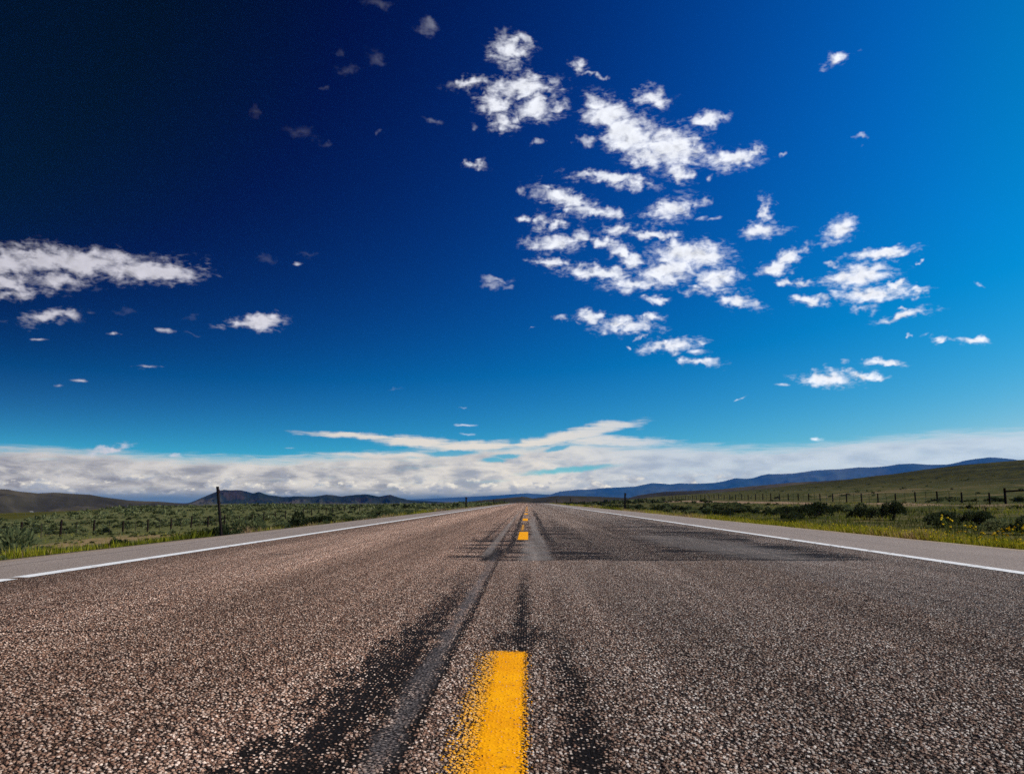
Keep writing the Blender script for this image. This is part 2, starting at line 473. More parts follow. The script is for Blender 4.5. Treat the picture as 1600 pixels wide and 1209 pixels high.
# sage-dotted hillside
dots = g.noise(flat, 0.33, 5, 0.75)
hill = g.mix(g.ss(dots * 0.7 + big * 0.3, 0.43, 0.57), (0.007, 0.008, 0.002), (0.056, 0.050, 0.006))
hill = g.mix(g.ss(g.noise(g.vec(x * 0.35, y, 0.0), 0.030, 4, 0.6), 0.56, 0.70) * 0.8, hill, (0.105, 0.078, 0.016))
hillmask = g.ss(x, 50, 130) * g.ss(y, 60, 160)
base = g.mix(hillmask, base, hill)
# a bare dirt track along the right-hand fence
trk = g.ss((x - 39.0 + (mid - 0.5) * 7.0).abs(), 3.2, 1.2) * g.ss(y, 62, 80) * g.ss(fine, 0.36, 0.54)
base = g.mix(trk * 0.9, base, (0.36, 0.235, 0.165))
trk2 = g.ss((x + 30.0 + (mid - 0.5) * 8.0).abs(), 3.0, 1.0) * g.ss(y, 30, 50) * g.ss(y, 110, 85) * g.ss(fine, 0.36, 0.54)
base = g.mix(trk2 * 0.85, base, (0.30, 0.20, 0.11))
# the gravel and dry edging beside the shoulder
edge = g.ss(x.abs() - (x * 0.075) , 6.6, 5.9)
base = g.mix(edge * g.ss(fine, 0.3, 0.6), base, (0.22, 0.16, 0.105))
red = g.ss(x, -13.0, -9.5) * g.ss(x, -5.0, -6.0) * g.ss(y, 40, 70) * g.ss(mid, 0.38, 0.6)
base = g.mix(red * 0.7, base, (0.20, 0.085, 0.04))
# irrigated fields on the left valley floor
fs = g.m('MULTIPLY_ADD', x, -1.0, y * -0.35)
field = g.ss(fs + (big - 0.5) * 16, 38, 52)
rr = g.m('SQRT', x * x + y * y)
fcol = g.mix(g.ss(g.noise(g.vec(x * 0.2, y, 0), 0.012, 3), 0.4, 0.6), (0.050, 0.052, 0.008), (0.085, 0.074, 0.012))
fcol = g.mix(g.ss(rr, 700, 900), fcol, (0.012, 0.034, 0.016))
base = g.mix(field, base, fcol)
farm = g.ss(rr, 1160, 1400)
base = g.mix(farm, base, g.mix(g.noise(flat, 0.004, 5, 0.65), (0.055, 0.052, 0.030), (0.10, 0.085, 0.045)))
g.put(b.inputs['Base Color'], base)
bp = g.n('ShaderNodeBump'); bp.inputs['Strength'].default_value = 0.6; bp.inputs['Distance'].default_value = 0.25
g.put(bp.inputs['Height'], fine + dots * 2.0); g.put(b.inputs['Normal'], bp.outputs[0])

# ground: one polar sheet, fine near the road, out to 15.5 km
rad = np.concatenate([[0.5], np.geomspace(2, 15500, 330)])
fr = np.linspace(-42, 42, 420); bk = np.linspace(42, 318, 60)[1:-1]
ang = np.radians(np.concatenate([fr, bk, [318]]))
RR, AA = np.meshgrid(rad, ang, indexing='ij')
gx, gy = RR * np.sin(AA), RR * np.cos(AA)
gz = ground_z(gx, gy)
fc = grid_faces(len(rad), len(ang))[:, ::-1]
gv = np.stack([gx, gy, gz], -1).reshape(-1, 3)
ground = obj('ground', mesh_np('ground', gv, fc, m_ground, True))
tag(ground, 'sagebrush plain and grassy hillside on both sides of the road', kind='structure')


def ridge_mat(name, stops, scale, streak=(1, 1, 1), bump=30.0, patch=None):
    m, g, b = new_mat(name, 1.0, 0.0)
    p = g.vm('MULTIPLY', pos(g), streak)
    n = g.noise(p, scale, 8, 0.62, 0.3)
    c = g.ramp(n, stops)
    if patch:
        pn = g.noise(p, scale * 1.7, 4, 0.6)
        c = g.mix(g.ss(pn, 0.52, 0.66), c, patch)
    g.put(b.inputs['Base Color'], c)
    bp = g.n('ShaderNodeBump'); bp.inputs['Strength'].default_value = 1.0; bp.inputs['Distance'].default_value = bump
    g.put(bp.inputs['Height'], g.noise(p, scale * 2.2, 6, 0.6)); g.put(b.inputs['Normal'], bp.outputs[0])
    return m


def ridge(name, label, crest, D, front, back, mat, base_z=-14.0, gully=0.25, gscale=None, na=420, nt=56, pw=1.25, seed=1):
    """a hill range in true size: crest line at distance D, sloping front and back with eroded gullies"""
    a = np.array([azel(*p)[0] for p in crest]); tn = np.array([math.tan(R(azel(*p)[1])) for p in crest])
    A = np.linspace(a[0], a[-1], na)
    H = CAMH + np.interp(A, a, tn) * D
    nz = FBM(seed)
    gs = gscale or D / 14.0
    T = np.linspace(-1, 1, nt)
    HH, TT = np.meshgrid(H, T, indexing='ij'); AA = np.radians(np.meshgrid(A, T, indexing='ij')[0])
    rr = D + np.where(TT < 0, TT * front, TT * back)
    x = rr * np.sin(AA); y = rr * np.cos(AA)
    prof = (1 - np.abs(TT)) ** pw
    rid = 1 - 2 * np.abs(nz.f(x / gs, y / (gs * 2.2), 5, 0.55))
    env = np.clip(np.abs(TT) * 3.0, 0, 1) * (1 - np.abs(TT))
    z = base_z + (HH - base_z) * np.clip(prof - gully * env * (1 - rid) * 1.6 + 0.0, 0, 1)
    v = np.stack([x, y, z], -1).reshape(-1, 3)
    o = obj(name, mesh_np(name, v, grid_faces(na, nt), mat, True))
    return tag(o, label, kind='structure')


m_mtn = ridge_mat('far forested range', [(0.3, (0.012, 0.030, 0.020)), (0.5, (0.045, 0.060, 0.040)), (0.7, (0.10, 0.10, 0.065))], 0.0012, (1, 1, 1), 60)
m_butte = ridge_mat('butte rock in painted cloud shade', [(0.34, (0.006, 0.010, 0.009)), (0.5, (0.022, 0.026, 0.018)), (0.62, (0.085, 0.070, 0.048))], 0.0050, (1, 1, 1), 24, patch=(0.040, 0.027, 0.022))  # rock tones darkened to stand for cloud shadow over the butte
m_brown = ridge_mat('brown sage hill', [(0.32, (0.020, 0.017, 0.010)), (0.5, (0.048, 0.040, 0.024)), (0.68, (0.100, 0.080, 0.050))], 0.009, (0.6, 1, 1), 10)
m_dark = ridge_mat('dark low hill', [(0.32, (0.018, 0.018, 0.012)), (0.5, (0.04, 0.034, 0.02)), (0.68, (0.085, 0.06, 0.038))], 0.008, (0.6, 1, 1), 8)

C_MTN = [(815, 782), (835, 777), (860, 772), (875, 767), (904, 764), (920, 764), (935, 762), (960, 760.5), (970, 760), (991, 759), (1004, 756), (1019, 753.5), (1035, 754), (1047, 755), (1062, 753.5), (1090, 754.5), (1115, 753.5), (1134, 750), (1149, 745.5), (1165, 746.5), (1177, 745), (1190, 740.5),
         (1200, 739), (1240, 738), (1260, 735), (1300, 731), (1340, 727), (1375, 726), (1425, 722), (1450, 722), (1480, 721), (1510, 715.5), (1545, 711.5), (1570, 714), (1590, 717), (1640, 719), (1750, 724), (1900, 735), (2000, 760)]
ridge('mountain', 'long blue mountain range rising towards the right', C_MTN, 13600, 4200, 1700, m_mtn, -60, 0.42, seed=5)
C_FAR = [(560, 783), (640, 780), (700, 777), (740, 775), (780, 773), (800, 771.5), (822, 770), (850, 771.5), (880, 773), (940, 776), (1000, 779), (1050, 783)]
ridge('mountain', 'faint low blue ridge far beyond the road end', C_FAR, 15000, 1300, 500, m_mtn, -40, 0.2, seed=8)
C_BUT = [(255, 790), (285, 788), (300, 783.5), (312, 778), (325, 772.5), (342, 766), (350, 764), (375, 764), (385, 767), (395, 769.5), (404, 767.5), (412, 770), (425, 772.5), (437, 774), (462, 774), (487, 775), (500, 773), (510, 771), (522, 772), (535, 774), (555, 771.5), (575, 771), (592, 775), (601, 773.5), (610, 772), (625, 776), (640, 780), (665, 782), (690, 783), (720, 786)]
ridge('mountain', 'dark blue flat-topped butte and ridge with reddish gullies behind the plain', C_BUT, 3000, 500, 500, m_butte, -18, 0.85, 85, seed=11)
C_BRN = [(-1500, 784), (-1000, 770), (-400, 757), (-150, 758), (-60, 760), (0, 762), (14, 762.5), (30, 766), (60, 769), (85, 768), (110, 770), (140, 771), (170, 776), (200, 780), (240, 782), (275, 785), (312, 789), (350, 791), (400, 793), (470, 794.5), (560, 797)]
ridge('hill', 'long brown sage hill sloping down behind the green field', C_BRN, 1550, 330, 400, m_brown, -24, 0.35, 70, seed=13)
C_MID = [(960, 783), (1000, 772), (1040, 767), (1085, 765), (1130, 762), (1170, 758), (1200, 755), (1240, 751.5), (1300, 749), (1330, 747), (1370, 741), (1395, 739), (1420, 737.5), (1450, 742), (1500, 752), (1560, 765)]
ridge('hill', 'dark brown hill between the blue mountains and the olive hillside', C_MID, 1700, 500, 400, m_brown, -30, 0.3, 160, seed=17)
C_LOW = [(690, 786), (715, 784.5), (732, 783), (755, 780.5), (782, 778), (796, 777), (806, 776), (817, 775), (824, 776), (832, 778), (842, 777), (851, 776), (862, 774.5), (872, 774), (892, 774), (920, 774.5), (960, 776), (1000, 778), (1060, 783)]
ridge('hill', 'low dark brown hill where the road disappears', C_LOW, 1300, 350, 300, m_dark, -12, 0.35, 90, seed=19)

# ------------------------------------------------------------------ road
def stone_nodes(g, x, y):
    """chip-seal: two sizes of stone bedded in dark binder"""
    p2 = g.vec(x, y, 0.0)
    def vor(sc, feat='F1'):
        v = g.n('ShaderNodeTexVoronoi', voronoi_dimensions='2D', feature=feat)
        g.put(v.inputs['Vector'], p2); v.inputs['Scale'].default_value = sc
        return v
    v1 = vor(94.0); v2 = vor(172.0)
    d1 = E(g, v1.outputs['Distance']); d2 = E(g, v2.outputs['Distance'])
    r1 = g.xyz(E(g, v1.outputs['Color'])); r2 = g.xyz(E(g, v2.outputs['Color']))
    h1 = g.ss(d1, 0.62, 0.16) * (0.35 + r1[0] * 0.65)
    h2 = g.ss(d2, 0.60, 0.15) * (0.20 + r2[0] * 0.45)
    big = g.m('GREATER_THAN', h1, h2)
    return h1.max(h2), big, r1, r2


m_road, g, b = new_mat('worn chip-seal asphalt', 0.9, 0.08)
p, x, y, z = land_coords(g)
flat = g.vec(x, y, 0.0)
lo = g.noise(g.vec(x, y * 0.35, 0.0), 1.3, 4, 0.6)
ragg = g.noise(flat, 9.0, 5, 0.7)
stre = g.noise(g.vec(x * 3.5, y * 0.16, 0.0), 1.0, 4, 0.6)
tran = g.noise(g.vec(x * 0.5, y * 2.6, 0.0), 1.0, 5, 0.65, 0.4)
clot = g.noise(g.vec(x, y * 0.16, 5.0), 5.5, 4, 0.65)
ragl = g.noise(g.vec(x, y * 0.30, 2.0), 14.0, 4, 0.7)
fine_s = g.noise(g.vec(x * 11.0, y * 0.10, 3.0), 1.0, 4, 0.6)
H, bigm, r1, r2 = stone_nodes(g, x, y)
xw = x + (lo - 0.5) * 0.10
# binder bleeding through along the seam left of the centre line
near = g.ss(y, 9.5, 7.0)
drift = g.ss(y, 8.0, 13.5) * 0.085
seam = (x + 0.328 + drift + (lo - 0.5) * 0.03).abs()
bl1 = g.ss(seam + (ragl - 0.5) * 0.10 + (clot - 0.5) * 0.08, 0.052, 0.004) * g.ss(y, 11.0, 8.0)
bl1 = bl1 * g.ss(stre * 0.6 + ragg * 0.5 + g.ss(y, 7.0, 3.0) * 0.05, 0.42, 0.60, 0.35, 1.0)
wide = g.ss((xw + 0.45).abs() + (ragl - 0.5) * 0.50 + (clot - 0.5) * 0.55 + (ragg - 0.5) * 0.25, 0.20, 0.0) * g.ss(x, -0.27, -0.31) * 0.80 * g.ss(y, 8.5, 3.0)
edge_dark = g.ss((x + 0.281 + drift + (ragg - 0.5) * 0.045).abs(), 0.026, 0.008) * g.ss(y, 30.0, 12.0) * g.ss(ragg + stre * 0.4, 0.5, 0.8, 0.15, 0.75)
# dark spots right of the line and beyond the end of the dash
bl2 = g.ss((xw - 0.135).abs() + (ragg - 0.5) * 0.16, 0.075, 0.0) * g.ss(y, 4.4, 2.6) * g.ss(clot, 0.36, 0.66, 0.25, 0.8)
bl3 = g.ss(((x + 0.03) * 2.2).abs() + (y - 3.62).abs() * 0.50 + (ragl - 0.5) * 0.5 + (clot - 0.5) * 0.6, 0.42, 0.0) * 0.85
bl3 = bl3.max(g.ss((x + 0.03).abs() + (ragg - 0.5) * 0.16, 0.06, 0.0) * g.ss(y, 3.2, 3.8) * g.ss(y, 7.6, 4.8) * 0.75)
# patch of flushed seal beyond a cross joint
joint = y - 8.25 + (ragg - 0.5) * 0.25 + (lo - 0.5) * 0.5
pt = g.ss(joint, -0.05, 0.12) * g.ss(x, -1.0, -0.55) * g.ss(x + (lo - 0.5) * 1.2, 3.45, 3.1)
pt_t = pt * g.ss(tran + g.ss(x, 1.9, 2.9) * 0.06 - g.ss((x - 1.15).abs(), 0.55, 0.0) * 0.14, 0.44, 0.60) * g.ss(y, 34.0, 13.0)
pt_t = pt_t.max(pt * g.ss(y, 22.0, 10.0) * g.ss(x, -0.2, 0.3) * 0.42)
pale = g.ss((xw - 0.07 + (ragg - 0.5) * 0.20 + (clot - 0.5) * 0.22).abs(), 0.21, 0.05) * g.ss(tran, 0.30, 0.55, 0.5, 1.0) * g.ss(joint, -0.03, 0.08) * g.ss(y, 15.0, 11.0)
pale = pale.max(g.ss((xw - 0.14 + (lo - 0.5) * 0.15).abs(), 0.10, 0.05) * g.ss(y, 10.0, 12.0) * g.ss(y, 40.0, 20.0))
pale = pale.max(g.ss((x + 0.43 + (ragg - 0.5) * 0.1).abs(), 0.065, 0.02) * g.ss(y, 8.5, 9.5) * g.ss(y, 60.0, 25.0) * 0.8)
tarm = g.ss((xw + 0.36).abs() + (ragg - 0.5) * 0.25, 0.16, 0.03) * g.ss(joint, -0.3, 0.15) * g.ss(y, 11.5, 9.3)
tarm = tarm.max(g.ss((x + 0.62 + (ragg - 0.5) * 0.05 + (stre - 0.5) * 0.1).abs(), 0.03, 0.01) * g.ss(y, 9.0, 10.0) * g.ss(y, 60.0, 25.0) * g.ss(ragg, 0.42, 0.55))
tarm = tarm.max(g.ss((xw + 0.215 + (ragg - 0.5) * 0.16).abs(), 0.055, 0.02) * g.ss(y, 9.0, 10.0) * g.ss(y, 70.0, 25.0) * 0.8)
tarm = tarm.max(g.ss((xw - 0.32 + (stre - 0.5) * 0.3).abs(), 0.10, 0.02) * g.ss(y, 9.5, 12.5) * g.ss(y, 70.0, 25.0) * 0.75)
tarm = tarm.max(g.ss((joint - 0.04).abs(), 0.09, 0.02) * g.ss(x, -0.62, -0.4) * g.ss(x, 3.2, 2.8) * 0.8)
pool = g.ss(((x - 2.25) / 0.75) * ((x - 2.25) / 0.75) + ((y - 11.3 + (x - 2.25) * 2.2) / 3.4) * ((y - 11.3 + (x - 2.25) * 2.2) / 3.4) + (tran - 0.5) * 2.2, 1.0, 0.35)
# thin cracks
crk = g.ss((y - 1.80 + (ragg - 0.5) * 0.03).abs(), 0.012, 0.004) * g.ss(x, -1.15, -0.9) * g.ss(x, -0.18, -0.3)
crk = crk.max(g.ss((y - 3.72 - (x + 2.2) * 0.12 + (ragg - 0.5) * 0.05).abs(), 0.02, 0.006) * g.ss(x, -2.6, -2.4) * g.ss(x, -1.5, -1.9) * 0.9)
crk = crk.max(g.ss((y - 9.1 + (ragg - 0.5) * 0.1).abs(), 0.05, 0.02) * g.ss(x, -3.0, -2.8) * g.ss(x, -2.4, -2.5) * 0.7)
crk = crk.max(g.ss((y - 14.5 + (ragg - 0.5) * 0.1).abs(), 0.10, 0.04) * g.ss(x, -2.5, -2.3) * g.ss(x, -1.8, -1.9) * 0.7)

smooth = bl1.max(pale).max(pool * 0.8)
flood = wide.max(bl2).max(bl3).max(edge_dark).max(tarm).max(pt_t).max(crk).clamp()
cover = (1.0 - smooth * 0.5) * (1.0 - flood * 0.55)
Hs = H * cover
# colours of the stones
left_tone = g.ss(x + (lo - 0.5) * 1.2, 0.9, -1.2)
c1 = g.ramp(r1[1], [(0.0, (0.035, 0.028, 0.027)), (0.22, (0.12, 0.085, 0.072)), (0.45, (0.33, 0.21, 0.16)), (0.65, (0.52, 0.38, 0.30)), (0.82, (0.56, 0.48, 0.43)), (1.0, (0.95, 0.87, 0.80))])
c2 = g.ramp(r2[1], [(0.0, (0.04, 0.034, 0.034)), (0.35, (0.13, 0.09, 0.078)), (0.6, (0.40, 0.25, 0.18)), (0.8, (0.42, 0.37, 0.35)), (1.0, (0.62, 0.53, 0.46))])
stone = g.mix(bigm, c2, c1)
stone = g.mix(left_tone * 0.5, stone, g.mix(1.0, stone, (1.5, 1.06, 0.82), 'MULTIPLY'))
stone = g.mix((1.0 - left_tone) * 0.6, stone, g.mix(1.0, stone, (0.92, 0.90, 0.90), 'MULTIPLY'))
binder = g.mix(ragg, (0.005, 0.0045, 0.005), (0.018, 0.015, 0.016))
colr = g.mix(g.ss(H - flood * 0.55 + (ragg - 0.5) * 0.35, 0.24, 0.50), binder, stone)
greyt = g.mix(g.ss(H * 0.75 + r1[2] * 0.25, 0.12, 0.75), (0.012, 0.0105, 0.011), (0.17, 0.15, 0.15))
greyp = g.mix(g.ss(H * 0.7 + r1[2] * 0.3, 0.1, 0.75), (0.075, 0.067, 0.066), (0.27, 0.24, 0.225))
colr = g.mix(bl1 * 0.78, colr, greyt)
colr = g.mix(pale.max(pool * 0.6) * g.ss(tran * 0.6 + ragg * 0.5, 0.40, 0.62, 0.35, 0.9), colr, greyp)
# lane wear: polished wheel paths and the darker strips between, along the travel direction
tone = g.ramp((x + 4.0) / 8.0, [(0.035, .60), (0.075, .62), (0.11, .95), (0.19, 1.16), (0.235, 1.32), (0.29, .78), (0.35, .82), (0.42, 1.12), (0.48, 1.0), (0.55, .98), (0.60, .86), (0.64, 1.02), (0.70, .80), (0.80, .86), (0.90, .84), (0.965, .68)])
tone = tone * (0.80 + lo * 0.4) * g.ss(stre, 0.25, 0.75, 0.80, 1.18) * g.ss(fine_s, 0.25, 0.75, 0.84, 1.16) * g.ss(y, 1.8, 9.0, 0.76, 1.22)  # lightens with distance: pits hidden at a grazing view, imitated in the colour
colr = g.scale(colr, tone)
g.put(b.inputs['Base Color'], colr)
g.put(b.inputs['Roughness'], 0.88 - bl1 * 0.1)
dn = g.n('ShaderNodeDisplacement'); dn.inputs['Midlevel'].default_value = 0.0; dn.inputs['Scale'].default_value = 0.0066
g.put(dn.inputs['Height'], Hs + ragg * 0.25)
g.put(m_road.node_tree.nodes['Material Output'].inputs['Displacement'], dn.outputs[0])
m_road.displacement_method = 'BOTH'


def growing(a, b, d0, q):
    out = [a]; d = d0
    while out[-1] < b: out.append(out[-1] + d); d *= q
    return np.array(out[:-1] + [b]) if out[-1] != b else np.array(out)


def rows():
    ys = [1.55]
    while ys[-1] < 420:
        yy = ys[-1]
        ys.append(yy + min(max(0.0030, 0.00085 * yy * yy), 6.0))
    return np.concatenate([[-40, -20, -8, -3, 0, 0.8, 1.2, 1.4, 1.5], np.array(ys), np.linspace(428, 900, 60)])


YS = rows()
XD = np.arange(-1.95, 1.9501, 0.0036)
XS = np.concatenate([-growing(1.95, -ROAD_L, 0.006, 1.05)[::-1][:-1], XD, growing(1.95, ROAD_R, 0.006, 1.05)[1:]])


def sheet(name, xs, ys, mat, dz=0.0, skirt=0.0):
    X, Y = np.meshgrid(xs, ys, indexing='xy')
    if len(xs) > 20:                                     # an uneven grid, so that the stones show no regular rows
        jx = np.minimum(np.gradient(xs), 0.004)[None, :] * np.random.default_rng(5).uniform(-.42, .42, X.shape)
        jy = np.minimum(np.gradient(ys), 0.05)[:, None] * np.random.default_rng(6).uniform(-.42, .42, X.shape)
        jx[:, [0, -1]] = 0; jy[[0, -1], :] = 0
        X = X + jx; Y = Y + jy
    Z = roadz(Y) + dz
    v = np.stack([X, Y, Z], -1).reshape(-1, 3)
    return mesh_np(name, v, grid_faces(len(ys), len(xs)), mat, True)


road = obj('road', sheet('road', XS, YS, m_road))
tag(road, 'two-lane chip-seal highway running straight to the horizon', kind='structure')

m_sh, g, b = new_mat('pale shoulder asphalt', 0.9, 0.2)
p, x, y, z = land_coords(g)
H, bigm, r1, r2 = stone_nodes(g, x, y)
lo = g.noise(g.vec(x, y * 0.3, 0), 0.9, 4, 0.6)
fi = g.noise(g.vec(x, y, 0), 30, 3, 0.7)
c = g.ramp(r2[1], [(0.0, (0.15, 0.125, 0.112)), (0.4, (0.255, 0.208, 0.186)), (0.75, (0.35, 0.285, 0.255)), (1.0, (0.50, 0.425, 0.385))])
c = g.mix(g.ss(H, 0.3, 0.02) * 0.6, c, (0.07, 0.06, 0.058))
c = g.scale(c, (0.80 + lo * 0.4) * (0.9 + fi * 0.2))
spill = g.ss(x, -4.75, -5.25).max(g.ss(x, 5.6, 6.12))
c = g.mix(g.ss(spill * 0.9 + fi * 0.6 + lo * 0.5, 0.95, 1.15), c, g.mix(r1[1], (0.16, 0.12, 0.085), (0.40, 0.32, 0.25)))
long_crack = g.ss((x + 4.62 + (lo - 0.5) * 0.25).abs(), 0.02, 0.006) * g.ss(fi + lo, 0.8, 1.0)
long_crack = long_crack.max(g.ss((x - 4.75 + (lo - 0.5) * 0.3).abs(), 0.02, 0.006) * g.ss(fi + lo, 0.85, 1.05))
c = g.mix(long_crack * 0.8, c, (0.03, 0.026, 0.026))
g.put(b.inputs['Base Color'], c)
bp = g.n('ShaderNodeBump'); bp.inputs['Strength'].default_value = 0.5; bp.inputs['Distance'].default_value = 0.003
g.put(bp.inputs['Height'], H); g.put(b.inputs['Normal'], bp.outputs[0])
YSH = np.concatenate([np.linspace(-40, 4, 12), np.geomspace(4.2, 420, 260), np.linspace(430, 900, 40)])


def shoulder(xa, xb, label):
    outer = xb
    n = 14
    xs = np.linspace(xa, xb, n)
    X, Y = np.meshgrid(xs, YSH, indexing='xy')
    wob = 0.05 * NZ.f(Y * 0.9, Y * 0 + xb, 3) * (np.abs(X - outer) < 1e-6)
    Xo = X + wob
    Z = roadz(Y) + 0.001 - 0.02 * np.abs(X - xa)
    X2 = np.concatenate([Xo, Xo[:, -1:]], 1); Y2 = np.concatenate([Y, Y[:, -1:]], 1); Z2 = np.concatenate([Z, Z[:, -1:] - 0.35], 1)
    f = grid_faces(len(YSH), n + 1)
    if xb < xa: f = f[:, ::-1]
    o = obj('road_shoulder', mesh_np('road_shoulder', np.stack([X2, Y2, Z2], -1).reshape(-1, 3), f, m_sh))
    tag(o, label, kind='structure')


shoulder(ROAD_L - 0.002, SH_L, 'narrow pale asphalt shoulder beside the left edge line')
shoulder(ROAD_R + 0.002, SH_R, 'wide pale asphalt shoulder beside the right edge line')


# painted lines: thin sheets of worn paint over the stones
def paint_mat(name, cols, x0, x1, wear, over=None, ew=1.5, disp=True, sgap=None, yend=None):
    m, g, b = new_mat(name, 0.85, 0.1)
    p, x, y, z = land_coords(g)
    H, bigm, r1, r2 = stone_nodes(g, x, y)
    lo = g.noise(g.vec(x, y, 0), 7.0, 4, 0.6)
    ragg = g.noise(g.vec(x, y, 0), 45.0, 4, 0.7)
    sc_ = g.noise(g.vec(x * 1.0, y * 0.35, 0.3), 26.0, 5, 0.7)
    c = g.mix(g.ss(lo * 0.5 + sc_ * 0.5, 0.35, 0.62), cols[0], cols[1])
    e = g.ss((x - (x0 + x1) / 2).abs() + (ragg - 0.5) * 0.02, (x1 - x0) / 2 + 0.006, (x1 - x0) / 2 - wear)
    c = g.mix(g.ss(H + e * 0.25, 0.40, 0.12) * 0.6, c, cols[2])
    c = g.mix(g.ss(ragg * 0.6 + lo * 0.5, 0.66, 0.72) * g.ss(H, 0.4, 0.1), c, (0.05, 0.03, 0.01))
    keep = H * 1.0 + e * ew + (ragg - 0.5) * 1.0
    a = g.ss(keep, 1.10, 1.22)
    worn = g.noise(g.vec(x * 2.0, y * 0.8, 1.0), 3.0, 5, 0.7)
    a = a * g.m('GREATER_THAN', e, 0.02) * (1.0 - g.ss(worn + (ragg - 0.5) * 0.5, 0.66, 0.74) * g.ss(H, 0.75, 0.35) * 0.9)
    if yend:
        a = a * g.ss(yend - y + (ragg - 0.5) * 0.16 + (H - 0.5) * 0.05, 0.0, 0.02)
    if over:                                            # an older, lighter coat showing beside the new one
        eo = g.m('LESS_THAN', y, (yend or 1e6) + 0.005) * g.ss((x - over[0]).abs() + (ragg - 0.5) * 0.03, over[1] + 0.03, over[1] - 0.03)
        ao = g.ss(H + (ragg - 0.5) * 0.7 + (eo - 1.0) * 0.6 - g.ss(x, over[0] + over[1] * 0.8, over[0] - over[1]) * 0.62, -0.02, 0.14) * g.m('GREATER_THAN', eo, 0.03)
        c = g.mix(g.ss(a, 0.3, 0.7), g.mix(r1[1], (0.90, 0.38, 0.005), (0.92, 0.48, 0.09)), c)
        a = a.max(ao)
    if sgap:
        a = a * g.ss((y - sgap + (lo - 0.5) * 0.2).abs() + (ragg - 0.5) * 0.10, 0.03, 0.09)
    g.put(b.inputs['Base Color'], c)
    g.put(b.inputs['Alpha'], a)
    dn = g.n('ShaderNodeDisplacement'); dn.inputs['Midlevel'].default_value = 0.0; dn.inputs['Scale'].default_value = 0.0066
    fill = 0.08 + e * 0.40
    g.put(dn.inputs['Height'], (H * 0.85).max(fill) + 0.25 * g.noise(g.vec(x, y, 0), 9.0, 5, 0.7))
    g.put(m.node_tree.nodes['Material Output'].inputs['Displacement'], dn.outputs[0])
    m.displacement_method = 'BOTH' if disp else 'BUMP'
    return m


YEL = [(1.0, 0.44, 0.0), (0.86, 0.34, 0.0), (0.36, 0.13, 0.0)]
WHT = [(0.84, 0.85, 0.87), (0.72, 0.74, 0.77), (0.55, 0.54, 0.54)]
m_yel = paint_mat('yellow road paint', YEL, -0.152, 0.024, 0.070, over=(-0.140, 0.060), yend=3.275)
m_yel2 = paint_mat('yellow road paint far', YEL, -0.155, 0.012, 0.02, disp=False)
m_wl = paint_mat('white edge paint', WHT, -3.745, -3.612, 0.012, disp=False, sgap=6.25, ew=2.6)
m_wr = paint_mat('white edge paint right', WHT, 3.735, 3.870, 0.012, disp=False, ew=2.6)

dash_lab = ['wide yellow centre dash nearest the bottom of the road', 'bright square-looking yellow dash just past the cross joint in the asphalt', 'third yellow centre dash along the road', 'fourth yellow centre dash along the road',
            'fifth yellow centre dash along the road', 'sixth yellow centre dash, a speck far along the road', 'seventh yellow centre dash, a speck near the crest', 'eighth yellow centre dash, a speck near the crest']
ysd = YS[(YS > 1.56) & (YS < 3.22)]
me = sheet('road_marking', np.arange(-0.215, 0.0301, 0.0030), np.concatenate([[0.2, 1.0, 1.4], ysd, [3.25, 3.29, 3.33]]), m_yel, 0.0012)
tag(obj('road_marking', me), dash_lab[0], kind='structure')
N, F = 12.55, 15.8
for k in range(7):
    ys = np.linspace(N, F, 60)
    tag(obj('road_marking', sheet('road_marking', np.linspace(-0.172, 0.028, 10), ys, m_yel2, 0.006)), dash_lab[k + 1], kind='structure')
    N += 12.19; F += 12.19
# thin remains of an older dash between
me = sheet('road_marking', np.linspace(-0.17, -0.05, 8), np.linspace(16.6, 20.5, 40), paint_mat('faded yellow paint', [(0.62, 0.30, 0.05), (0.5, 0.24, 0.05), (0.2, 0.1, 0.03)], -0.15, -0.06, 0.05, disp=False), 0.006)
tag(obj('road_marking', me), 'faded narrow yellow remnant beyond the square-looking yellow dash', kind='structure')
yl = np.concatenate([np.linspace(-40, 4, 20), np.geomspace(4.1, 420, 300), np.linspace(430, 800, 20)])
tag(obj('road_marking', sheet('road_marking', np.linspace(-3.765, -3.592, 6), yl, m_wl, 0.006)), 'white edge line along the left shoulder', kind='structure')
tag(obj('road_marking', sheet('road_marking', np.linspace(3.715, 3.890, 6), yl, m_wr, 0.006)), 'white edge line along the right shoulder', kind='structure')

# ------------------------------------------------------------------ haze (the air that turns far hills blue)
bm = bmesh.new(); bm_box(bm, (0, 0, 0), (1, 1, 1))
haze = obj('haze', bm_mesh('haze', bm))
zlo, zhi = float(gv[:, 2].min()) - 62.0, HAZE_TOP + CAMH
haze.scale = (2 * HAZE_R, 2 * HAZE_R, zhi - zlo); haze.location = (0, 0, (zhi + zlo) / 2)
mh = bpy.data.materials.new('haze air'); mh.use_nodes = True
nt = mh.node_tree; nt.nodes.remove(nt.nodes['Principled BSDF'])
pv = nt.nodes.new('ShaderNodeVolumePrincipled')
pv.inputs['Color'].default_value = (0.03, 0.285, 1.0, 1)
pv.inputs['Density'].default_value = HAZE_D
pv.inputs['Anisotropy'].default_value = 0.0
nt.links.new(pv.outputs[0], nt.nodes['Material Output'].inputs['Volume'])
haze.data.materials.append(mh)
tag(haze, 'thin blue air over the distant mountains', kind='stuff')

# ------------------------------------------------------------------ vegetation
def rand_attr(me, vals):
    a = me.attributes.new('tint', 'FLOAT', 'POINT')
    a.data.foreach_set('value', np.ascontiguousarray(vals, dtype=np.float32))


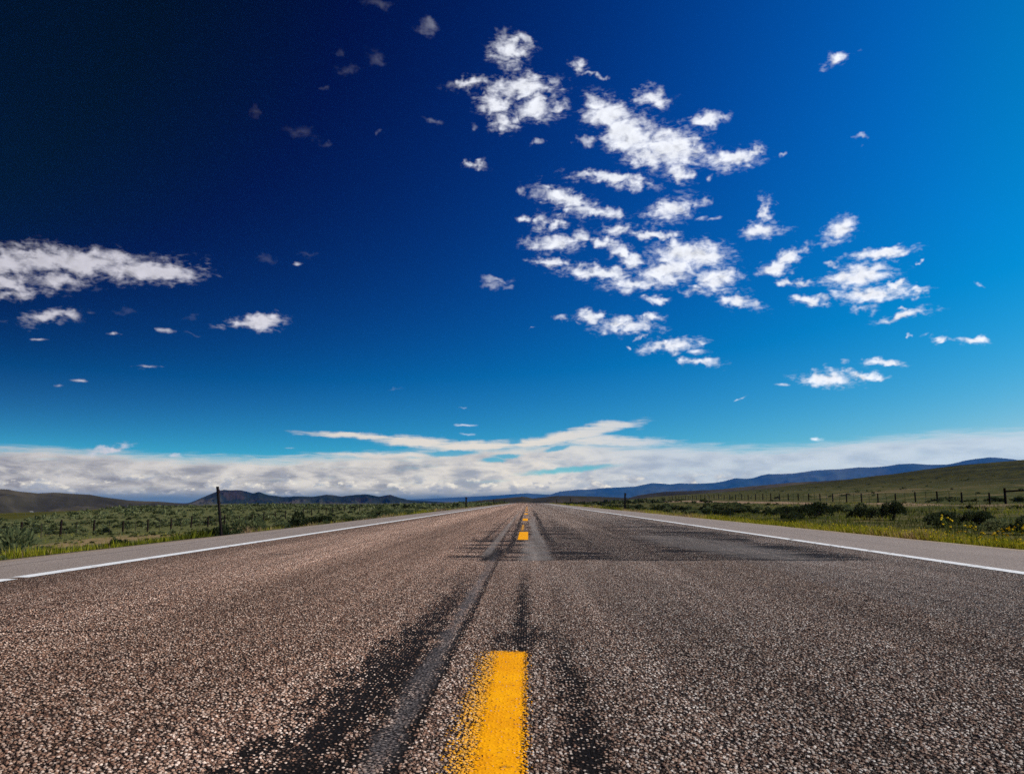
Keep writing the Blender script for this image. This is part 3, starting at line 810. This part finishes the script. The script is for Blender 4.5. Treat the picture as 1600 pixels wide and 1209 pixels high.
def leaf_mat(name, stops, obj_rand=True, tip=None):
    m, g, b = new_mat(name, 0.85, 0.15)
    at = g.n('ShaderNodeAttribute', attribute_name='tint')
    t = E(g, at.outputs['Fac'])
    if obj_rand:
        t = t * 0.7 + E(g, g.n('ShaderNodeObjectInfo').outputs['Random']) * 0.3
    c = g.ramp(t, stops)
    g.put(b.inputs['Base Color'], c)
    tr = g.n('ShaderNodeBsdfTranslucent'); g.put(tr.inputs['Color'], c)
    mx = g.n('ShaderNodeMixShader'); mx.inputs[0].default_value = 0.35
    g.L.new(b.outputs[0], mx.inputs[1]); g.L.new(tr.outputs[0], mx.inputs[2])
    g.L.new(mx.outputs[0], m.node_tree.nodes['Material Output'].inputs['Surface'])
    return m


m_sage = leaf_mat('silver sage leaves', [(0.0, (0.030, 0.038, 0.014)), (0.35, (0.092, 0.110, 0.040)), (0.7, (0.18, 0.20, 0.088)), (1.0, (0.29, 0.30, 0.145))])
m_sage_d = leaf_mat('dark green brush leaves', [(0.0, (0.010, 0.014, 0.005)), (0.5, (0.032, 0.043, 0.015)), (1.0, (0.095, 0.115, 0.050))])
m_grass = leaf_mat('roadside grass', [(0.0, (0.040, 0.048, 0.008)), (0.28, (0.125, 0.14, 0.012)), (0.52, (0.33, 0.32, 0.016)), (0.70, (0.42, 0.35, 0.05)), (0.82, (0.40, 0.28, 0.12)), (0.95, (0.46, 0.30, 0.17)), (0.97, (0.75, 0.55, 0.01))], False)
m_stem, g, b = new_mat('grey bark', 0.95, 0.05)
n = g.noise(g.vm('MULTIPLY', pos(g), (1, 1, 0.2)), 40, 3)
g.put(b.inputs['Base Color'], g.mix(n, (0.045, 0.035, 0.026), (0.12, 0.095, 0.07)))


def blades(P, D, L, W, r):
    """quads: base, side, tip, side"""
    k = len(P)
    D = D / np.linalg.norm(D, axis=1, keepdims=True)
    q = r.normal(size=(k, 3)); S = np.cross(D, q); S /= np.linalg.norm(S, axis=1, keepdims=True) + 1e-9
    m = P + D * (L * 0.55)[:, None]
    v = np.stack([P, m + S * W[:, None], P + D * L[:, None], m - S * W[:, None]], 1)
    return v.reshape(-1, 3), np.arange(4 * k, dtype=np.int32).reshape(-1, 4)


def bush_arrays(seed, n, blade, lobes=8, squat=1.0):
    """unit bush: about 1 m tall and 1.4 m wide, several leafy domes of upright tufts"""
    r = np.random.default_rng(seed)
    sp = .26 if n > 1000 else .08
    cen = np.stack([r.normal(0, sp, lobes), r.normal(0, sp, lobes), r.uniform(.22, .60, lobes) * squat], 1)
    cen[:, 2] -= 0.55 * (cen[:, 0] ** 2 + cen[:, 1] ** 2)
    cen[:, 2] = np.maximum(cen[:, 2], .14)
    rad_ = r.uniform(.17 if n > 1000 else .24, .33, lobes)
    if n < 1000: cen[0] = (0, 0, .30); rad_[0] = .36
    li = r.integers(0, lobes, n)
    d = r.normal(size=(n, 3)); d /= np.linalg.norm(d, axis=1, keepdims=True)
    d[:, 2] = np.abs(d[:, 2]) * 1.1 - 0.25
    s = r.uniform(.45, 1.0, n) ** 0.5
    P = cen[li] + d * (rad_[li] * s)[:, None] * np.array([1.05, 1.05, 1.0])
    P[:, 2] = np.maximum(P[:, 2], 0.02)
    D = d * 0.8 + np.array([0, 0, .75]) + r.normal(0, .35, (n, 3))
    L = blade * r.uniform(.6, 1.5, n); W = L * r.uniform(.16, .26, n)
    v, f = blades(P, D, L, W, r)
    clump = r.random(lobes)
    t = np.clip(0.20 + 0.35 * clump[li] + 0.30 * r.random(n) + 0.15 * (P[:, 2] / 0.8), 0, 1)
    return v, f, np.repeat(t, 4)


def bush_mesh(seed, n, blade, mat, **k):
    v, f, t = bush_arrays(seed, n, blade, **k)
    me = mesh_np('foliage', v, f, mat)
    rand_attr(me, t)
    return me


def stem_mesh(seed):
    r = random.Random(seed); bm = bmesh.new()
    for k in range(6):
        a = r.uniform(0, 6.28); l = r.uniform(.25, .45); s = r.uniform(.25, .5)
        bm_tube(bm, [(0.03 * math.cos(a), 0.03 * math.sin(a), -0.08), (s * .4 * math.cos(a), s * .4 * math.sin(a), l * .6), (s * math.cos(a + .3), s * math.sin(a + .3), l * 1.3)], [.028, .019, .008], 5)
    return bm_mesh('stem', bm, m_stem)


HI = [bush_mesh(100 + k, 2200, .085, m_sage_d if k % 2 else m_sage, lobes=7 + k % 4) for k in range(6)]
MD = [bush_mesh(200 + k, 520, .15, m_sage_d if k % 3 == 0 else m_sage, lobes=6 + k % 3) for k in range(6)]
ST = [stem_mesh(k) for k in range(3)]


def sagebrush(x, y, w, h, v, rz, label, group=None, lod='hi'):
    z = float(ground_z(x, y))
    if lod == 'lo':
        o = obj('sagebrush', MD[v % 6])
        o.location = (x, y, z - .03); o.rotation_euler = (0, 0, rz); o.scale = (w / 1.25, w / 1.25, h)
        return tag(o, label, 'shrub', group)
    e = empty('sagebrush', (x, y, z - .03), rz)
    e.scale = (w / 1.15, w / 1.15, h * 1.22)
    obj('foliage', HI[v % 6], e); obj('stem', ST[v % 3], e)
    return tag(e, label, 'shrub', group)


# bushes one can single out in the photograph: (px x, distance ahead, width, height, variant, label)
HERO = [(1262, 52, 1.9, 1.15, 1, 'largest dark sagebrush clump between the yellow verge and the rail fence'),
        (1345, 46, 1.5, 1.00, 3, 'dark rounded sagebrush with a paler crown beside a matching twin bush'),
        (1384, 45, 1.3, 1.10, 5, 'tall dark sagebrush twin standing nearest the bare dirt track under the fence'),
        (1140, 78, 2.3, 1.05, 0, 'grey-green sagebrush with a light top beyond the straw-coloured verge'),
        (1106, 84, 1.7, 0.95, 3, 'small dark sagebrush next to the light-topped one near the verge'),
        (1455, 35, 1.3, 0.80, 1, 'low dark sagebrush behind the tallest yellow flower stalk'),
        (1512, 34, 1.2, 0.78, 5, 'dark sagebrush between yellow flower stalks below the fence brace'),
        (1545, 30, 1.0, 0.62, 2, 'silvery teal sagebrush just behind the flowering verge'),
        (1594, 29, 1.2, 0.72, 3, 'dark sagebrush at the picture edge behind the yellow-flowered verge'),
        (1216, 60, 1.4, 0.8, 1, 'dark sagebrush on the verge side of the largest clump'),
        (1044, 98, 2.2, 0.95, 3, 'dark sagebrush patch above the lone marker post opposite the butte'),
        (4, 18.0, 1.5, 1.15, 2, 'big grey-green sagebrush at the very edge of the picture beside the asphalt'),
        (42, 18.5, 0.9, 0.62, 4, 'pale sagebrush beside the big one at the asphalt edge'),
        (336, 17.6, 0.62, 0.46, 1, 'black-looking low sagebrush hugging the foot of the tall leaning marker post'),
        (362, 20.5, 0.7, 0.52, 3, 'dark sagebrush just behind the tall leaning marker post'),
        (392, 21, 0.8, 0.6, 0, 'feathery pale sagebrush between the leaning post and the dark roadside mound'),
        (478, 34, 1.2, 0.98, 3, 'dark mounded sagebrush standing highest beside the reddish roadside strip'),
        (500, 33, 1.1, 0.72, 1, 'low dark sagebrush joined to the high mound by the reddish strip'),
        (186, 24, 0.85, 0.7, 5, 'dark sagebrush under a fence post above the dry grass strip'),
        (110, 21.0, 0.8, 0.5, 4, 'grey sagebrush near the end of the sandy strip by the fence'),
        (265, 22, 0.9, 0.5, 2, 'silvery sagebrush in the yellow weeds short of the leaning post')]
taken = []
for (px, Y, w, h, v, lab) in HERO:
    X = (px - VPX) / FPX * Y
    sagebrush(X, Y, w, h, v, v * 1.3, lab)
    taken.append((X, Y, w))

# every other bush on both plains
cand = []


def scatter(r0, r1, dens, smin, smax):
    n = int(dens * (2 * math.radians(42) / 2) * (r1 * r1 - r0 * r0))
    r = np.sqrt(rng.uniform(r0 * r0, r1 * r1, n)); a = np.radians(rng.uniform(-42, 42, n))
    x = r * np.sin(a); y = r * np.cos(a)
    s = rng.uniform(smin, smax, n) * (0.75 + 0.7 * (NZ.f(x / 25., y / 25., 3) + .3).clip(0, 1))
    ok = ((x < -7.3) | (x > 11.5)) & (NZ.f(x / 11. + 40, y / 11., 3) > np.where(x > 0, -0.02, -0.25) + 0.2 * rng.random(n))
    fs_ = -x - 0.35 * y
    ok &= fs_ < 40 + 8 * NZ.f(x / 30., y / 30., 2)
    ok &= ~((np.abs(x - 39) < 3.2) & (y > 62) & (rng.random(n) < .8))
    ok &= ~((np.abs(x - 45) < 6) & (np.abs(y - 82) < 9))
    ok &= ~((np.abs(x + 38) < 0.7) | (np.abs(x - 45) < 0.7))
    return np.stack([x, y, s], 1)[ok]


vx = rng.uniform(-9.2, -6.1, 330); vy = 1 / rng.uniform(1 / 75., 1 / 8.5, 330)
vergeb = np.stack([vx, vy, rng.uniform(.22, .5, 330)], 1)[NZ.f(vx / 2.5, vy / 4., 2) > -0.12]
cand = np.concatenate([vergeb, scatter(13, 70, .22, .42, .85), scatter(70, 150, .26, .45, .85), scatter(150, 360, .10, .6, 1.0)])
keep = np.ones(len(cand), bool)
for (X, Y, w) in taken:
    keep &= np.hypot(cand[:, 0] - X, cand[:, 1] - Y) > w * 0.8
# the verge bushes stay low near the camera so that the fences show
nearv = np.hypot(cand[:, 0], cand[:, 1])
cand[:, 2] = np.where(nearv < 45, cand[:, 2] * 0.72, cand[:, 2])
cand[:, 2] *= np.where((cand[:, 0] < -20) & (cand[:, 0] > -39) & (nearv < 130), 0.68, 1.0)
cand[:, 2] *= np.where((cand[:, 0] < -9) & (cand[:, 0] > -39) & (nearv < 110), 0.72, 1.0)
cand[:, 2] *= np.where((cand[:, 0] > 26) & (cand[:, 0] < 46) & (nearv < 160), 0.55, 1.0)
cand = cand[keep]
px_, py_, zc = project(cand[:, 0], cand[:, 1], ground_z(cand[:, 0], cand[:, 1]) + .4)
size = cand[:, 2] / zc * FPX
vis = (px_ > -25) & (px_ < 1625)
order = np.argsort(-np.where(vis, size, -1))
NIND = 270
LAB_L = 'grey-green sagebrush bush, one of many spread over the low plain towards the butte'
LAB_R = 'dark green sagebrush bush, one of many between the road verge and the grassy hillside'
for k in order[:NIND]:
    X, Y, s = cand[k]
    left = X < 0
    rr_ = random.random()
    v = (random.choice([0, 2, 4, 0, 2, 4, 1]) if left else random.choice([1, 3, 5, 1, 3, 0]))
    sagebrush(X, Y, s * random.uniform(1.2, 1.7), s * random.uniform(.8, 1.05), v, random.uniform(0, 6.28), LAB_L if left else LAB_R,
              'sagebrush over the low plain' if left else 'sagebrush below the hillside', 'hi' if size[k] > 15 else 'lo')
rest = order[NIND:]
rest = rest[(px_[rest] > -120) & (px_[rest] < 1720)]
dd0 = np.hypot(cand[rest][:, 0], cand[rest][:, 1])
hillc = scatter(110, 300, .016, .35, .6)
hillc = hillc[(hillc[:, 0] > 46)]
far = np.concatenate([cand[rest][~((cand[rest][:, 0] > 46) & (dd0 > 130))], hillc])
# merge them in one mesh, coarser with distance
base_v = {}
vs, fs2, ts = [], [], []
cnt = 0
LODS = [[bush_arrays(300 + j, nb, bl, lobes=6) for j in range(5)] for nb, bl in ((190, .24), (70, .36), (26, .52))]
dd = np.hypot(far[:, 0], far[:, 1])
zz = ground_z(far[:, 0], far[:, 1])
for i, (X, Y, s) in enumerate(far):
    L = LODS[0 if dd[i] < 75 else 1 if dd[i] < 170 else 2]
    v, f, t = L[i % 5]
    a = (i * 2.399) % 6.283; c, sn = math.cos(a), math.sin(a)
    w = s * (1.05 + .35 * ((i * 0.618) % 1))
    vv = np.empty_like(v)
    vv[:, 0] = (v[:, 0] * c - v[:, 1] * sn) * w + X; vv[:, 1] = (v[:, 0] * sn + v[:, 1] * c) * w + Y; vv[:, 2] = v[:, 2] * s * .92 + zz[i] - .03
    dark = (0.34 if X < 46 else 0.26) if X > 0 else (0.0 if (i % 6) else 0.35)
    vs.append(vv); fs2.append(f + cnt); ts.append(np.clip(t - dark + 0.25 * math.sin(i * 12.9), 0, 1)); cnt += len(v)
m_far = leaf_mat('distant sage leaves', [(0.0, (0.010, 0.012, 0.003)), (0.3, (0.052, 0.062, 0.016)), (0.65, (0.165, 0.182, 0.072)), (1.0, (0.29, 0.30, 0.135))], False)
me = mesh_np('sagebrush_cover', np.concatenate(vs), np.concatenate(fs2), m_far)
rand_attr(me, np.concatenate(ts))
tag(obj('sagebrush_cover', me), 'countless distant sagebrush covering both plains and the hillside', 'shrubs', kind='stuff')


# grass and weeds along both verges
def grass_patch(n, xa, xb, ya, yb, h0, h1, tint, seed, pw=1.0, bloom=0.0, gap=-0.32, amp=0.9):
    r = np.random.default_rng(seed)
    u = r.random(n) ** pw
    y = 1 / (1 / ya + (1 / yb - 1 / ya) * u)               # denser close by
    x = xa + (xb - xa) * r.random(n) ** 1.2
    cl = NZ.f(x / 1.1 + 30, y / 1.6, 3)
    ok = cl > gap + 0.25 * r.random(n)
    x, y, cl = x[ok], y[ok], cl[ok]; n = len(x)
    z = ground_z(x, y) - .02
    h = r.uniform(h0, h1, n) * (0.75 + 0.9 * np.clip(cl + .2, 0, .8))
    far_ = np.clip(y / 28., 1, 8)
    D = np.stack([r.normal(0, .33, n), r.normal(0, .33, n), np.ones(n)], 1)
    W = h * r.uniform(.022, .045, n) * far_ ** .75
    v, f = blades(np.stack([x, y, z], 1), D, h, W, r)
    t = np.clip(tint(x, y, r) + amp * (NZ.f(x / 3.5 + 9, y / 5., 3)) + r.normal(0, .12, n), 0, .94)
    if bloom:
        k = np.nonzero((r.random(n) < bloom) & (y < 34))[0]
        P = np.stack([x, y, z + h * .85], 1)[k] + r.normal(0, .015, (len(k), 3))
        q = r.uniform(.014, .028, len(k))
        v2, f2 = blades(P, r.normal(size=(len(k), 3)), q, q * .5, r)
        f = np.concatenate([f, f2 + len(v)]); v = np.concatenate([v, v2]); t = np.concatenate([t, np.ones(len(k))])
    return v, f, np.repeat(t, 4)


parts = [grass_patch(90000, 6.16, 8.4, 8, 70, .09, .27, lambda x, y, r: 0.52 + 0.26 * sstep(y, 20, 38), 1, bloom=.16, amp=.40),
         grass_patch(36000, 8.2, 12.0, 9, 90, .10, .30, lambda x, y, r: 0.30 + 0.1 * sstep(y, 20, 40), 2),
         grass_patch(24000, 6.2, 9.0, 60, 250, .15, .36, lambda x, y, r: 0.62 + 0 * x, 3),
         grass_patch(70000, -5.40, -7.4, 7, 60, .08, .30, lambda x, y, r: 0.36 + 0.28 * sstep(y, 13, 26), 4, gap=-.12),
         grass_patch(36000, -7.2, -10.5, 8, 80, .10, .32, lambda x, y, r: 0.40 + 0 * x, 5, gap=-.2),
         grass_patch(20000, -5.45, -9.0, 50, 250, .10, .28, lambda x, y, r: 0.80 + 0 * x, 6),
         grass_patch(46000, 11, 40, 16, 140, .12, .30, lambda x, y, r: 0.22 + 0 * x, 7),
         grass_patch(40000, -10, -60, 16, 140, .10, .26, lambda x, y, r: 0.42 + 0 * x, 8)]
vs, fs2, ts, cnt = [], [], [], 0
for v, f, t in parts:
    vs.append(v); fs2.append(f + cnt); ts.append(t); cnt += len(v)
me = mesh_np('grass', np.concatenate(vs), np.concatenate(fs2), m_grass)
rand_attr(me, np.concatenate(ts))
tag(obj('grass', me), 'yellow-green grass and weeds along the road verges', 'grass', kind='stuff')

# yellow flower stalks standing above the verge
m_fl, g, b = new_mat('yellow petals', 0.8, 0.1); b.inputs['Base Color'].default_value = (0.80, 0.56, 0.01, 1)
m_fs, g, b = new_mat('flower stalk', 0.9, 0.1); b.inputs['Base Color'].default_value = (0.12, 0.15, 0.025, 1)


def flower_meshes(seed):
    r = random.Random(seed)
    bm = bmesh.new()
    bm_tube(bm, [(0, 0, -.05), (.01, .01, .3), (.03, .0, .62)], [.007, .006, .004], 5)
    tips = [(.03, 0, .63)]
    for k in range(7):
        a = r.uniform(0, 6.28); z0 = r.uniform(.22, .52); l = r.uniform(.07, .17)
        tip = (l * math.cos(a), l * math.sin(a), z0 + l * 1.1)
        bm_tube(bm, [(.02, 0, z0), tip], [.004, .003], 4); tips.append(tip)
    heads = []
    for (x, y, z) in tips:
        fl = bmesh.new()
        for j in range(11):
            a = r.uniform(0, 6.28); e = r.uniform(-.3, 1.3); q = r.uniform(.009, .019)
            c = Vector((x, y, z)) + Vector((math.cos(a) * math.cos(e), math.sin(a) * math.cos(e), math.sin(e))) * .016
            u = Vector((r.gauss(0, 1), r.gauss(0, 1), r.gauss(0, 1))).normalized(); w = u.orthogonal().normalized()
            fl.faces.new([fl.verts.new(c + u * q), fl.verts.new(c + w * q * .7), fl.verts.new(c - u * q), fl.verts.new(c - w * q * .7)])
        heads.append(bm_mesh('flower_head', fl, m_fl))
    return bm_mesh('stalk', bm, m_fs), heads


FM = [flower_meshes(k) for k in range(4)]
FLW = [(1465, 13.5, .62, 'tall yellow-flowered stalk apart from the rest, in front of low dark sagebrush'), (1503, 13.2, .50, 'yellow-flowered stalk with a single bright head, next to a wider one'), (1511, 12.8, .48, 'wide yellow-flowered stalk beside the single-headed one'),
       (1550, 12.0, .46, 'yellow-flowered stalk in front of the silvery teal sagebrush'), (1568, 11.6, .50, 'bushy yellow-flowered stalk with many small heads in the verge'), (1571, 13.0, .62, 'slim yellow-flowered stalk rising highest below the fence brace'), (1577, 11.2, .40, 'short yellow-flowered stalk with an orange-tinged head'),
       (1596, 11.5, .55, 'yellow-flowered stalk at the edge of the picture by the asphalt'), (1535, 12.0, .36, 'short yellow-flowered stalk deep in the verge grass'), (1482, 13.0, .36, 'low yellow-flowered stalk between the two tall ones')]
for i, (px, Y, h, lab) in enumerate(FLW):
    X = (px - VPX) / FPX * Y
    X = max(X, 6.35)
    e = empty('flower_stalk', (X, Y, float(ground_z(X, Y))), i * 1.1)
    e.scale = (.8, .8, h / .66 * .78)
    obj('stalk', FM[i % 4][0], e)
    for fm in FM[i % 4][1]: obj('flower_head', fm, e)
    tag(e, lab, 'wildflower', 'yellow flower stalks in the verge')

# ------------------------------------------------------------------ fences
m_wood, g, b = new_mat('weathered fence wood', 0.95, 0.05)
n = g.noise(g.vm('MULTIPLY', pos(g), (30, 30, 3)), 1.0, 4)
g.put(b.inputs['Base Color'], g.mix(n, (0.012, 0.007, 0.006), (0.045, 0.026, 0.021)))
m_steel, g, b = new_mat('rusty steel', 0.7, 0.3)
n = g.noise(pos(g), 30.0, 4)
g.put(b.inputs['Base Color'], g.mix(n, (0.020, 0.014, 0.012), (0.075, 0.04, 0.03)))
m_wire, g, b = new_mat('dull fence wire', 0.6, 0.4); b.inputs['Base Color'].default_value = (0.08, 0.075, 0.07, 1); b.inputs['Metallic'].default_value = 0.6


def wood_post_mesh(h, r, seed):
    bm = bmesh.new(); q = random.Random(seed)
    lean = q.uniform(-.02, .02)
    bm_tube(bm, [(0, 0, -.4), (lean * .3, 0, h * .35), (lean * .8, 0.005, h * .8), (lean, 0, h), (lean, 0, h + .025)], [r * 1.05, r, r * .97, r * .93, r * .55], 10)
    return bm_mesh('wooden_post', bm, m_wood, False)


def t_post_mesh(h):
    bm = bmesh.new()
    bm_box(bm, (0, 0, h / 2 - .2), (.055, .010, h + .4), None, .001)
    bm_box(bm, (0, .0165, h / 2 - .2), (.007, .026, h + .4), None, .001)
    for k in range(9):
        bm_box(bm, (0, -.006, .2 + k * (h - .3) / 8), (.012, .006, .015))
    bm_box(bm, (0, .003, -.25), (.11, .005, .16))
    return bm_mesh('steel_post', bm, m_steel)


def wire_mesh(pts):
    bm = bmesh.new()
    out = []
    for a, b_ in zip(pts[:-1], pts[1:]):
        a, b_ = Vector(a), Vector(b_)
        out.append(a); out.append((a + b_) / 2 - Vector((0, 0, .012)))
    out.append(Vector(pts[-1]))
    bm_tube(bm, out, .0035, 4)
    return bm_mesh('wire', bm, m_wire)


WP = [wood_post_mesh(1.26, .085, k) for k in range(4)]
WPR = [wood_post_mesh(1.15, .09, 9 + k) for k in range(3)]
TP = t_post_mesh(1.18)


def fence(label, X, y0, step, n, first_wood, posts, wires, extra=None):
    root = empty('wire_fence', (X, y0, float(ground_z(X, y0))))
    base = Vector(root.location)
    tops = []
    for i in range(n):
        Y = y0 + i * step + random.uniform(-.06, .06)
        xx = X + random.uniform(-.05, .05)
        z = float(ground_z(xx, Y))
        wood = (i % 2 == 0) == first_wood
        me_ = random.choice(posts) if wood else TP
        o = obj('wooden_post' if wood else 'steel_post', me_, root)
        o.location = Vector((xx, Y, z)) - base
        o.rotation_euler = (random.gauss(0, .015), random.gauss(0, .02), random.uniform(0, 6) if wood else 1.57)
        o.scale = (1, 1, random.uniform(.95, 1.08))
        tops.append(Vector((xx, Y, z)) - base)
    for hgt in wires:
        obj('wire', wire_mesh([t + Vector((-.065 if X < 0 else -.08, 0, hgt)) for t in tops]), root)
    if extra: extra(root, base)
    return tag(root, label, 'fence')


random.seed(21)
SL = 0.0722 * 38.0
fence('wire fence of alternating dark wooden and thin steel posts across the low plain', -38.0, 65.0 - 2 * SL, SL, 52, True, WP, (.30, .58, .86, 1.10))


def brace(root, base):
    for (Y, h, r) in ((79.3, 1.58, .125), (82.9, 1.50, .115)):
        me_ = wood_post_mesh(h, r, int(Y))
        o = obj('corner_post', me_, root); o.location = Vector((45, Y, float(ground_z(45, Y)))) - base
    za = float(ground_z(45, 79.3)); zb = float(ground_z(45, 82.9))
    bm = bmesh.new(); bm_tube(bm, [(45, 79.42, za + 1.24), (45, 81.1, (za + zb) / 2 + 1.22), (45, 82.8, zb + 1.20)], .085, 10)
    o = obj('brace_rail', bm_mesh('brace_rail', bm, m_wood), root); o.location = -base


SR = 0.0607 * 45.0
fence('wire fence with a heavy wooden corner brace at the foot of the grassy hillside', 45.0, 85.6, SR, 72, True, WPR, (.28, .55, .82, 1.05), brace)

# ------------------------------------------------------------------ marker posts along the shoulders
m_mk, g, b = new_mat('brown painted steel', 0.55, 0.4)
n = g.noise(pos(g), 18.0, 4)
g.put(b.inputs['Base Color'], g.mix(n, (0.018, 0.011, 0.009), (0.055, 0.028, 0.022)))
m_rf, g, b = new_mat('reflector', 0.25, 0.6); b.inputs['Base Color'].default_value = (0.10, 0.03, 0.03, 1)


def marker_meshes(h):
    bm = bmesh.new()                                             # U-channel steel post
    bm_box(bm, (0, 0, h / 2 - .15), (.045, .006, h + .3), None, .0015)
    bm_box(bm, (-.026, .014, h / 2 - .15), (.006, .034, h + .3), None, .0015)
    bm_box(bm, (.026, .014, h / 2 - .15), (.006, .034, h + .3), None, .0015)
    bm_box(bm, (-.036, .031, h / 2 - .15), (.022, .005, h + .3), None, .0015)
    bm_box(bm, (.036, .031, h / 2 - .15), (.022, .005, h + .3), None, .0015)
    p = bm_mesh('post', bm, m_mk)
    bm = bmesh.new()                                             # round reflector in a thin rim, seen from behind or edge on
    r_ = bmesh.ops.create_cone(bm, cap_ends=True, segments=20, radius1=.042, radius2=.038, depth=.014, matrix=Matrix.Translation((.045, -.014, h - .09)) @ Matrix.Rotation(math.pi / 2, 4, 'X'))
    bm_box(bm, (.045, -.003, h - .09), (.03, .012, .06), None, .002)
    q = bm_mesh('reflector', bm, m_rf)
    return p, q


def marker(px, Y, X, h, lean, label, thick=1.0):
    z = float(ground_z(X, Y))
    p, q = marker_meshes(h)
    e = empty('marker_post', (X, Y, z))
    e.rotation_euler = (0, lean, 0); e.scale = (thick, thick, 1)
    obj('post', p, e); obj('reflector', q, e)
    tag(e, label, 'road marker', 'delineator posts along the shoulders')


marker(0, 15.6, -5.48, 1.00, -.125, 'tall dark leaning marker post rising in front of the butte, closest to the road edge', .55)
marker(0, 82, -5.80, 1.18, .0, 'dark upright marker post at the reddish verge, small and second along its shoulder', 1.5)
marker(0, 148, -5.75, 1.15, .0, 'tiny marker post beyond the second one on the shoulder facing the butte', 1.5)
marker(0, 214, -5.75, 1.15, .0, 'faint speck of a marker post where the shoulder facing the butte meets the crest', 1.5)
marker(0, 62, 6.90, 1.36, .02, 'dark marker post standing alone against the blue mountains', 1.3)
marker(0, 140, 6.85, 1.30, .0, 'small marker post further along below the blue mountains', 1.4)
marker(0, 206, 6.85, 1.30, .0, 'tiny marker post near the road crest below the blue mountains', 1.5)

# ------------------------------------------------------------------ far farm buildings on the valley floor
m_fw, g, b = new_mat('white painted boards', 0.8, 0.2); b.inputs['Base Color'].default_value = (0.6, 0.6, 0.57, 1)
m_fr, g, b = new_mat('pale sheet metal roof', 0.5, 0.4); b.inputs['Base Color'].default_value = (0.30, 0.28, 0.27, 1)
m_fd, g, b = new_mat('dark barn boards', 0.9, 0.1); b.inputs['Base Color'].default_value = (0.06, 0.04, 0.035, 1)


def farm(px, D, w, d, h, rz, label, wm):
    a, _ = azel(px, 790)
    X, Y = D * math.sin(R(a)), D * math.cos(R(a))
    e = empty('farm_building', (X, Y, float(ground_z(X, Y)) - .2), rz)
    bm = bmesh.new(); bm_box(bm, (0, 0, h / 2), (w, d, h))
    obj('wall', bm_mesh('wall', bm, wm), e)
    bm = bmesh.new()
    prof = [(-d / 2 - .2, h - .08), (0, h + d * .22), (d / 2 + .2, h - .08), (d / 2 + .2, h + .06), (0, h + d * .22 + .15), (-d / 2 - .2, h + .06)]
    va = [bm.verts.new((-w / 2 - .4, y, z)) for y, z in prof]; vb = [bm.verts.new((w / 2 + .4, y, z)) for y, z in prof]
    for k in range(6): bm.faces.new((va[k], va[(k + 1) % 6], vb[(k + 1) % 6], vb[k]))
    bm.faces.new(va[::-1]); bm.faces.new(vb)
    bmesh.ops.recalc_face_normals(bm, faces=bm.faces)
    obj('roof', bm_mesh('roof', bm, m_fr), e)
    bm = bmesh.new(); bm_box(bm, (0, -d / 2 - .04, h * .36), (w * .22, .12, h * .7))
    obj('door', bm_mesh('door', bm, m_fd), e)
    tag(e, label, 'farm building', 'far farm buildings on the valley floor')


farm(50, 1060, 2.6, 2.6, 1.7, .3, 'tiny white shed at the foot of the brown hill, above the green field', m_fw)
farm(19, 980, 5, 2.5, 1.0, .1, 'low grey barn lying in the green field near the picture edge', m_fr)
farm(194, 980, 2.8, 2.4, 1.5, .4, 'tiny white shed at the far end of the yellow-green field', m_fw)
farm(199, 970, 2.5, 2.4, 1.0, .1, 'low grey lean-to touching the white shed at the far end of the field', m_fr)

# ------------------------------------------------------------------ render settings
sc.view_settings.view_transform = 'Standard'
sc.view_settings.look = 'None'
sc.view_settings.exposure = 0.0
sc.view_settings.gamma = 1.0
cy = sc.cycles
cy.max_bounces = 4; cy.diffuse_bounces = 2; cy.glossy_bounces = 1; cy.transmission_bounces = 1; cy.volume_bounces = 1; cy.transparent_max_bounces = 6
cy.use_denoising = False
cy.sample_clamp_indirect = 1.2
cy.sample_clamp_direct = 2.2
world.cycles.sampling_method = 'NONE'
